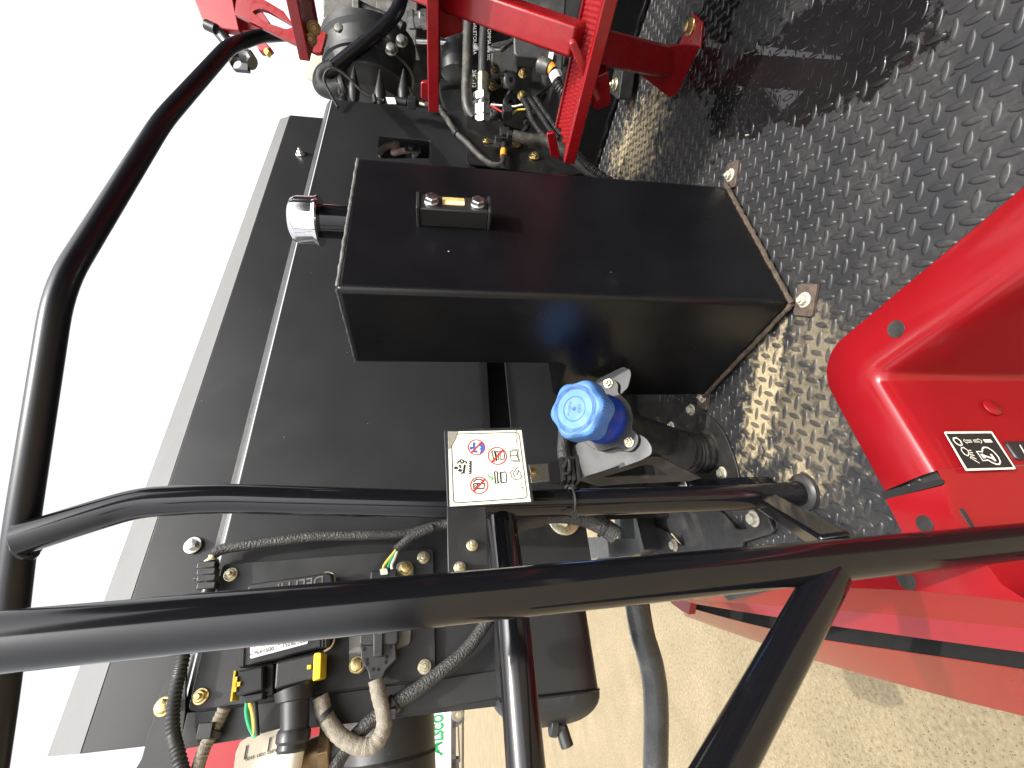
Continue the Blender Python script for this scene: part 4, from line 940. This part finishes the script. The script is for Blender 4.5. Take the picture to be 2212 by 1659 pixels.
for pts, m_, lab in ((((1060, 226), (1085, 228), (1110, 230), (1135, 226), (1150, 238)), 'wire_white', 'thick white wire stretched between the hex nuts and the conduits'),
                     (((1060, 228), (1075, 236), (1086, 243)), 'wire_red', 'thin red wire entering the small black plug beside the hex nuts'),
                     (((1104, 246), (1118, 238), (1135, 236)), 'wire_yellow', 'thin yellow wire leaving the small black plug')):
    cable('wire', lab, pts, .00176, .0036, m_, cat='wire', group='wires by the hex nuts')
q = MB(); q.box(P(1095, 242, t=.00174), .05, .035, .035); tag(q.build('wire_plug', 'plastic_black', loc=P(1095, 242, t=.00174), bev=.003), 'small black wire plug beside the silver hex nuts', 'plug')

# ================================================================== CONTROL UNIT PLATE, LOWER LEFT
MP = B0-.012
mp = thing('module_plate', 'black rounded mounting plate bolted on the side panel, carrying the two plugged modules', 'mounting plate', P(700, 1400, b=MP))
q = MB(); q.plate(roundpoly(Pn([(480, 1219), (936, 1184), (941, 1464), (405, 1537)], b=MP), .010), th=.004, n=-EY); q.build('plate', 'cover_black', mp, bev=.001)
for x, y, mm in ((499, 1241, 'chromate_pale'), (915, 1204, 'chromate_pale'), (434, 1504, 'chromate'), (917, 1440, 'chromate_pale')): bolt(mp, P(x, y, b=MP-.001), -EY, .0090, mm, .007, washer=1.3)
cu = thing('control_module', 'black finned control module with a white barcode-style number label, behind the pole', 'control module', P(615, 1340, b=MP-.02))
q = MB(); q.plate(roundpoly(Pn([(535, 1262), (716, 1236), (722, 1275), (712, 1395), (512, 1446), (512, 1420)], b=MP-.040), .008), th=.036, n=-EY); q.build('case', 'plastic_black', cu, bev=.003)
q = MB()
for k_ in range(4): q.bar(P(514+k_*4, 1380, b=MP-.041), P(512+k_*4, 1440, b=MP-.041), .003, .004, up=EY)
for k_ in range(3): q.bar(P(690+k_*7, 1370, b=MP-.041), P(690+k_*7, 1398, b=MP-.041), .002, .004, up=EY)
q.build('cooling_fin', 'plastic_black', cu)
q = MB(); q.tube(curve([P(x, y, b=MP-.030) for x, y in ((700, 1238), (712, 1236), (722, 1246), (724, 1300), (723, 1360), (718, 1392), (700, 1408))]), .0022, 8); q.build('seal_lip', 'chromate_pale', cu)
q = MB(); lb = MP-.0412; q.plate(roundpoly(Pn([(541, 1392), (664, 1366), (665, 1390), (540, 1423)], b=lb), .003), th=.0006, n=-EY); la = q.build('number_label', 'label_white', cu)
q = MB(); tx = (P(545, 1413, b=lb)-P(600, 1400, b=lb)).normalized(); ty = -EX*1
tyv = tx.cross(EY); 
if tyv.dot(RT) > 0: tyv = -tyv
text_geo(q, '00514962910', P(592, 1396, b=lb-.0006), tx, tyv, .0085); text_geo(q, '28579751', P(660, 1378, b=lb-.0006), tx, tyv, .009)
q.add([P(x, y, b=lb-.0006) for x, y in ((600, 1385), (604, 1384), (604, 1393), (600, 1394))], [[0, 1, 2, 3]]); q.build('label_print', 'ink', la)
q = MB(); tx2 = (P(540, 1271, b=lb)-P(715, 1240, b=lb)).normalized(); t2 = tx2.cross(EY); t2 = t2 if t2.dot(RT) < 0 else -t2
text_geo(q, 'DELPHI', P(700, 1243, b=MP-.0415), tx2, t2, .024); q.build('raised_lettering', 'ink_grey', cu)
# plugs on the module
q = MB(); q.plate(roundpoly(Pn([(512, 1449), (568, 1438), (568, 1490), (508, 1506)], b=MP-.052), .004), th=.046, n=-EY); s_l = q.build('small_plug', 'plastic_black', cu, bev=.003)
q = MB(); q.plate(Pn([(505, 1449), (509, 1449), (501, 1515), (497, 1515)], b=MP-.054), th=.03, n=-EY); q.bar(P(509, 1462, b=MP-.055), P(506, 1495, b=MP-.055), .006, .004, up=EY); q.box(P(515, 1478, b=MP-.055), .006, .004, .006); q.build('lock_tab', 'yellow', s_l)
q = MB(); q.plate(roundpoly(Pn([(596, 1431), (680, 1412), (680, 1467), (592, 1490)], b=MP-.062), .004), th=.056, n=-EY); s_r = q.build('large_plug', 'plastic_black', cu, bev=.003)
q = MB(); q.plate(roundpoly(Pn([(678, 1411), (694, 1409), (692, 1466), (675, 1472)], b=MP-.068), .003), th=.045, n=-EY); q.box(P(668, 1441, b=MP-.064), .006, .004, .006); q.build('lock_lever', 'yellow', s_r, bev=.001)
q = MB(); q.plate(Pn([(522, 1503), (570, 1494), (566, 1512), (530, 1520)], b=MP-.045), th=.03, n=-EY); q.plate(Pn([(570, 1440), (592, 1432), (590, 1500), (568, 1504)], b=MP-.030), th=.02, n=-EY); q.build('plug_tail', 'plastic_black', s_l, bev=.002)
q = MB(); cz = [P(x, y, b=MP-.045) for x, y in ((636, 1484), (638, 1505), (637, 1525), (637, 1560), (636, 1580))]
q.tube(curve(cz, 6), .0255, 24, rfun=lambda t: 1.12-.12*min(1, t*1.2) if t < .35 else .84-.06*t); q.build('boot', 'plastic_black', s_r)
q = MB(); q.lathe(P(636, 1574, b=MP-.045), P(634, 1590, b=MP-.045)-P(636, 1574, b=MP-.045), [(0, .022), (.004, .024), (.014, .024), (.018, .021), (.024, .0215), (.028, .019)], 24, star=lambda th, h: 1+.03*(1 if math.sin(8*th) > 0 else 0)); q.build('boot_collar', 'plastic_black', s_r)
cable('white_cable', 'thick off-white cable leaving the large black plug towards the red panel', [(636, 1588), (630, 1620), (622, 1662), (610, 1720)], None, .0180, 'cable_white', b=MP-.045, seg=24)
for pts, m_, lab in ((((534, 1515), (533, 1540), (540, 1570), (552, 1592)), 'wire_green', 'green wire curving out of the small black plug'), (((538, 1513), (545, 1535), (549, 1560), (548, 1588)), 'wire_yellow', 'yellow wire beside the green one below the small plug'), (((550, 1510), (553, 1540), (556, 1590)), 'rubber', 'black wire beside the yellow one below the small plug')):
    cable('wire', lab, pts, None, .0035, m_, cat='wire', b=MP-.03, group='wires of the small plug')
# second module with Y plug
m2_ = thing('sensor_module', 'small grey-backed sensor module with a flat black plug, right of the labelled control module', 'sensor module', P(810, 1400, b=MP-.01))
q = MB(); q.plate(roundpoly(Pn([(858, 1216), (874, 1211), (893, 1222), (894, 1262), (886, 1390), (850, 1405), (802, 1402), (790, 1445), (775, 1458), (757, 1452), (754, 1425), (754, 1300), (770, 1262), (850, 1250)], b=MP-.010), .006), th=.008, n=-EY); q.build('back_plate', 'grey_plate', m2_, bev=.001)
q = MB(); q.plate(roundpoly(Pn([(800, 1233), (858, 1228), (858, 1262), (798, 1268)], b=MP-.040), .004), th=.028, n=-EY); q.build('upper_plug', 'plastic_black', m2_, bev=.003)
q = MB(); q.plate(roundpoly(Pn([(820, 1229), (836, 1228), (838, 1240), (822, 1242)], b=MP-.043), .002), th=.006, n=-EY); q.build('plug_key', 'decal_white', m2_)
q = MB(); q.plate(roundpoly(Pn([(778, 1362), (858, 1352), (860, 1385), (854, 1392), (776, 1394)], b=MP-.040), .004), th=.028, n=-EY)
q.plate(roundpoly(Pn([(777, 1396), (792, 1393), (855, 1390), (857, 1424), (833, 1448), (826, 1470), (798, 1470), (795, 1452), (780, 1428)], b=MP-.034), .003), th=.018, n=-EY)
q.plate(Pn([(806, 1362), (828, 1360), (826, 1418), (806, 1420)], b=MP-.044), th=.01, n=-EY); q.build('flat_plug', 'plastic_black', m2_, bev=.002)
q = MB()
for x, y in ((788, 1402), (845, 1397), (793, 1425), (794, 1434), (836, 1420), (834, 1430), (807, 1446), (818, 1446)): q.cyl(P(x, y, b=MP-.0341), P(x, y, b=MP-.0345), .003, 12)
q.build('pin_hole', 'pit_black', m2_)
for x, y in ((877, 1228), (771, 1436)): bolt(m2_, P(x, y, b=MP-.011), -EY, .0110, 'chromate', 0, washer=1.2)
cable('fabric_loom', 'grey-tan fabric-taped loom sagging in a U below the flat plug', [(812, 1468), (818, 1500), (828, 1540), (828, 1575), (808, 1608), (775, 1612), (735, 1590), (705, 1550), (692, 1505)], None, .0120, 'tan_loom', .0004, .010, cat='harness', b=MP-.035, seg=20)
q = MB(); q.lathe(P(699, 1542, b=MP-.035), P(708, 1556, b=MP-.035)-P(699, 1542, b=MP-.035), [(0, .0145), (.007, .0145)], 20); tag(q.build('loom_tie', 'plastic_black', loc=P(699, 1542, b=MP-.035)), 'black tie round the left arm of the sagging tan loom', 'cable tie')
# braided harness across top of plate
bh = cable('braided_harness', 'black braided harness arching from the beige-sealed plug to behind the warning sign arm', [(462, 1196), (485, 1185), (530, 1178), (620, 1166), (700, 1158), (800, 1156), (880, 1152), (930, 1140), (985, 1128)], None, .0095, 'braid', cat='harness', b=MP-.02, extra=1)
q = MB(); q.cyl(P(459, 1200, b=MP-.02), P(457, 1208, b=MP-.02), .006); q.lathe(P(457, 1206, b=MP-.02), -RT*1.0+UP*.1, [(0, .007), (.006, .013), (.010, .013)], 20); q.build('beige_seal', 'seal_beige', bh)
q = MB(); q.cyl(P(456, 1212, b=MP-.02), P(449, 1282, b=MP-.02), .0105)
for y in (1222, 1236, 1250, 1266): q.box(P(450, y, b=MP-.022), .012, .02, .030)
q.box(P(434, 1250, b=MP-.02), .006, .014, .02); q.build('inline_plug', 'plastic_black', bh, bev=.002)
cable('branch_loom', 'short black sleeve branching down from the braided harness to the grey-backed module', [(935, 1140), (905, 1152), (885, 1163), (868, 1178), (855, 1190)], None, .0088, 'braid', cat='harness', b=MP-.03)
for pts, m_ in ((((856, 1188), (846, 1200), (832, 1218), (826, 1234)), 'wire_yellow'), (((858, 1190), (852, 1206), (846, 1220), (848, 1234)), 'cable_white'), (((856, 1190), (846, 1208), (838, 1226)), 'wire_green')):
    cable('wire', {'wire_yellow': 'yellow wire between the sleeve end and the upper plug', 'cable_white': 'cream wire between the sleeve end and the upper plug', 'wire_green': 'green wire between the sleeve end and the upper plug'}[m_], pts, None, .0028, m_, cat='wire', b=MP-.035, group='wires of the grey-backed module')
# lower braided hose
lh = cable('braided_hose', 'thick black braided hose sloping under the plate towards the dark drum', [(1090, 1290), (1050, 1345), (1010, 1400), (950, 1452), (900, 1490), (850, 1520), (790, 1568), (745, 1620), (715, 1670)], None, .0112, 'braid', cat='hose', b=MP-.02, seg=20, extra=1)
q = MB(); q.lathe(P(856, 1515, b=MP-.02), P(846, 1525, b=MP-.02)-P(856, 1515, b=MP-.02), [(0, .0140), (.010, .0140)], 24); q.box(P(846, 1542, b=MP-.035), .014, .01, .014); q.build('clamp', 'plastic_black', lh, bev=.001)
# harness right of the sign arm
rh = cable('braided_harness', 'thick braided harness sagging under the handrail post right of the middle rail', [(1085, 1150), (1120, 1128), (1150, 1118), (1200, 1110), (1250, 1115), (1290, 1130), (1322, 1150), (1332, 1158)], None, .0150, 'braid', cat='harness', b=.72, seg=20, extra=1)
q = MB(); q.tube(curve([P(x, y, b=.72) for x, y in ((1082, 1152), (1110, 1132), (1140, 1122), (1168, 1115))]), .0165, 18); q.build('taped_section', 'rubber_dusty', rh)
q = MB(); q.lathe(P(1302, 1138, b=.72), P(1308, 1142, b=.72)-P(1302, 1138, b=.72), [(0, .0175), (.004, .0175)], 20); q.build('tie', 'plastic_black', rh)
cable('braided_harness', 'narrow braided harness crossing under the side panel behind the blue cap', [(1212, 780), (1215, 820), (1216, 870), (1218, 930), (1216, 975), (1222, 1010), (1236, 1060), (1246, 1085)], None, .0115, 'braid', cat='harness', b=.80)
# left corrugated tubes
def corr(lab, pts, r, m_, b, n): return cable('corrugated_tube', lab, pts, None, r, m_, .0009, .0062, cat='conduit', b=b, seg=16)
corr('black corrugated tube running down the left edge of the module plate', [(402, 1380), (394, 1430), (382, 1480), (374, 1530), (374, 1580), (384, 1625), (398, 1680)], .0092, 'rubber', MP-.02, 1)
tc_ = cable('corrugated_tube', 'tan dusty corrugated tube below the module plate with a black tie', [(484, 1530), (474, 1552), (460, 1580), (440, 1620), (424, 1670)], None, .0090, 'tan_loom', .0007, .0062, cat='conduit', b=MP-.01, extra=1)
q = MB(); q.lathe(P(466, 1573, b=MP-.01), P(455, 1592, b=MP-.01)-P(466, 1573, b=MP-.01), [(0, .0125), (.010, .0125)], 20); q.box(P(446, 1578, b=MP-.02), .02, .015, .02); q.build('tie', 'plastic_black', tc_, bev=.001)
# end bracket of side panel
eb = thing('end_bracket', 'matte black bracket with one gold bolt at the lower left panel end', 'bracket', P(340, 1560, b=MP))
q = MB(); q.plate(roundpoly(Pn([(402, 1408), (372, 1450), (345, 1500), (330, 1560), (316, 1600), (306, 1640), (290, 1665), (280, 1760), (392, 1760), (378, 1620), (392, 1600), (400, 1540)], b=MP+.004), .006), th=.006, n=-EY); q.build('plate', 'cover_black', eb, bev=.001)
bolt(eb, P(354, 1526, b=MP), -EY, .0100, 'chromate', 0, washer=1.35)
q = MB(); q.plate(Pn([(404, 1540), (480, 1531), (942, 1468), (1072, 1448), (1074, 1508), (930, 1534), (738, 1562), (395, 1618), (390, 1600)], b=MP+.004), th=.005, n=-EY); q.build('skirt', 'cover_black', eb, bev=.001)
# red panel, drum, brass union
rp = MB(); rp.plate(Pn([(385, 1600), (760, 1500), (760, 1800), (385, 1800)], b=1.25), th=.01, n=-EY); tag(rp.build('red_body_panel', 'red_far', loc=P(560, 1640, b=1.25)), 'faded red body panel showing below the black side panel at lower left', 'body panel')
dr = thing('dark_drum', 'large dark grey drum with a black band in front of the white trailer', 'drum', P(860, 1620, t=.00112))
q = MB(); q.tube([P(842, 1500, b=1.25), P(840, 1560, b=1.25), P(838, 1800, b=1.25)], .097, 48); q.build('shell', 'cover_black', dr)
q = MB(); q.tube([P(838, 1632, b=1.25), P(838, 1640, b=1.25)], .099, 48); q.build('band', 'pit_black', dr)
br = thing('brass_union', 'brown brass union nut on a short pipe beside the white cable', 'pipe fitting', P(690, 1610, b=MP))
q = MB(); q.tube([P(645, 1640, b=MP), P(700, 1622, b=MP)], .022, 24); q.build('pipe', 'brass_dark', br)
d_ = P(712, 1618, b=MP)-P(696, 1622, b=MP); q = MB(); q.hexh(P(696, 1622, b=MP), d_, .040, .018); q.build('nut', 'brass_dark', br, bev=.001)
q = MB(); q.tube([P(716, 1618, b=MP), P(740, 1612, b=MP)], .028, 24); q.build('collar', 'cast_grey', br)
# hanging tag
tg = thing('part_tag', 'tan hanging part tag with black bars and small print, partly hidden by the white cable', 'tag', P(560, 1620, b=MP-.02))
def tgp(x, y): return P(384+x*.1984, 1317+y*.1984, b=MP-.015)
q = MB(); q.plate([tgp(*z_) for z_ in ((630, 1560), (680, 1440), (760, 1390), (1130, 1290), (1200, 1300), (1180, 1750), (600, 1800))], th=.0008, n=-EY); q.build('card', 'label_tan', tg)
def tgi(x, y): return P(384+x*.1984, 1317+y*.1984, b=MP-.0156)
q = MB()
for x0, w_ in ((745, 16), (770, 6), (1000, 14), (1022, 6), (1040, 4), (1060, 3)): q.add([tgi(x0, 1480-(x0-745)*.35), tgi(x0+w_, 1478-(x0-745)*.35), tgi(x0+w_-28, 1630-(x0-745)*.35), tgi(x0-28, 1632-(x0-745)*.35)], [[0, 1, 2, 3]])
tdx = (tgi(1180, 1340)-tgi(1090, 1362)).normalized(); tdy = tdx.cross(EY); tdy = tdy if tdy.dot(RT) > 0 else -tdy
for i, s_ in enumerate(('00-', 'S/N', 'Supp', 'Date', 'Made in')): text_geo(q, s_, tgi(1090-i*5, 1362+i*44), tdx, tdy, .0085-.0008*i)
text_geo(q, '0045 1800 0889 9', tgi(735, 1650), (tgi(1040, 1560)-tgi(735, 1650)).normalized(), tdy, .0065)
q.build('print', 'ink', tg)

# ================================================================== DISTANT TRAILER
D0 = 46.0
def FPn(x, y): d = ray(x, y); t = D0/(d.dot(FH)); return CAM+d*t
tr_ = thing('semi_trailer', 'white semi trailer with green company lettering parked far across the gravel yard', 'trailer', FPn(1000, 1600))
xl, xr = 1480, 1800
q = MB(); q.plate([FPn(905, xl), FPn(974, xl), FPn(974, xr), FPn(905, xr)], th=2.4, n=-FH); q.build('box_body', 'trailer_white', tr_)
q = MB(); q.plate([FPn(974, xl), FPn(985, xl), FPn(985, xr), FPn(974, xr)], th=1.0, n=-FH); q.build('chassis', 'trailer_dark', tr_)
for y in (1535, 1500):
    c = FPn(988.5, y); rr = 13.5*D0/965
    q = MB(); q.lathe(c-FH*.3, -FH, [(0, rr*.9), (.03, rr), (.35, rr), (.38, rr*.9), (.38, rr*.55), (.30, rr*.5), (.30, 0)], 36); wh = q.build('wheel', 'tyre', tr_)
    q = MB(); q.lathe(c-FH*.62, -FH, [(0, rr*.55), (.03, rr*.5), (.03, rr*.2), (.1, rr*.18), (.1, 0)], 24); q.build('rim', 'chromate_pale', wh)
q = MB(); q.plate([FPn(978, 1556), FPn(1000, 1548), FPn(1000, 1560), FPn(988, 1570), FPn(978, 1572)], th=.1, n=-FH); q.plate([FPn(976, 1640), FPn(992, 1640), FPn(992, 1665), FPn(976, 1665)], th=.4, n=-FH); q.bar(FPn(990, 1570), FPn(993, 1645), .15, .15); q.build('landing_gear', 'trailer_dark', tr_)
q = MB(); org = FPn(956.5, 1598)-FH*.08
text_geo(q, 'LSCO', org, RT, EZ, 1.15, bold=.035); 
bbx = [p for p in q.v]
w0 = max((p-org).dot(RT) for p in bbx); want = (FPn(956, 1541)-FPn(956, 1598)).dot(RT)
q.v = [p+RT*((p-org).dot(RT)*(want/w0-1)) for p in q.v]
q.v = [p+Vector((0, 0, (p.z-org.z)*.25)) for p in q.v]
q.add([FPn(956, 1599)-FH*.08, FPn(937, 1606)-FH*.08, FPn(937, 1611)-FH*.08, FPn(956, 1604)-FH*.08], [[0, 1, 2, 3]])
for k_ in range(4):
    strokes(q, [FPn(955-k_*4, 1603+k_*1.5)-FH*.08, FPn(946-k_*3, 1608+k_*2)-FH*.08, FPn(944-k_*2, 1616+k_*2)-FH*.08, FPn(950, 1626)-FH*.08], .11, FH)
q.add([FPn(956, 1624)-FH*.08, FPn(950, 1624)-FH*.08, FPn(950, 1631)-FH*.08, FPn(956, 1631)-FH*.08], [[0, 1, 2, 3]])
q.build('company_lettering', 'logo_green', tr_)
q = MB(); text_geo(q, 'THE FLEXIBLE GRAIN SOLUTION', FPn(963.5, 1636)-FH*.08, RT, EZ, .25); q.build('small_lettering', 'ink_grey', tr_)

# ================================================================== cab side behind the camera, mirrored in the paint
cb = thing('cab_wall', 'dark cab rear wall with brown slatted screen, seen only mirrored in puddle and tank', 'cab wall', Vector((2.5, -1.2, 0)))
q = MB(); q.box(Vector((1.9, -1.55, 1.2)), 3.2, .05, 2.6); q.build('wall_sheet', 'cast_black', cb)
q = MB(); q.box(Vector((3.0, -.28, 1.6)), .05, 2.46, 2.6); q.build('screen_back', 'cast_black', cb)
q = MB()
for k_ in range(14): q.box(Vector((2.94, -.28, .75+k_*.16)), .02, 2.4, .07)
q.build('slat', 'slat_brown', cb)
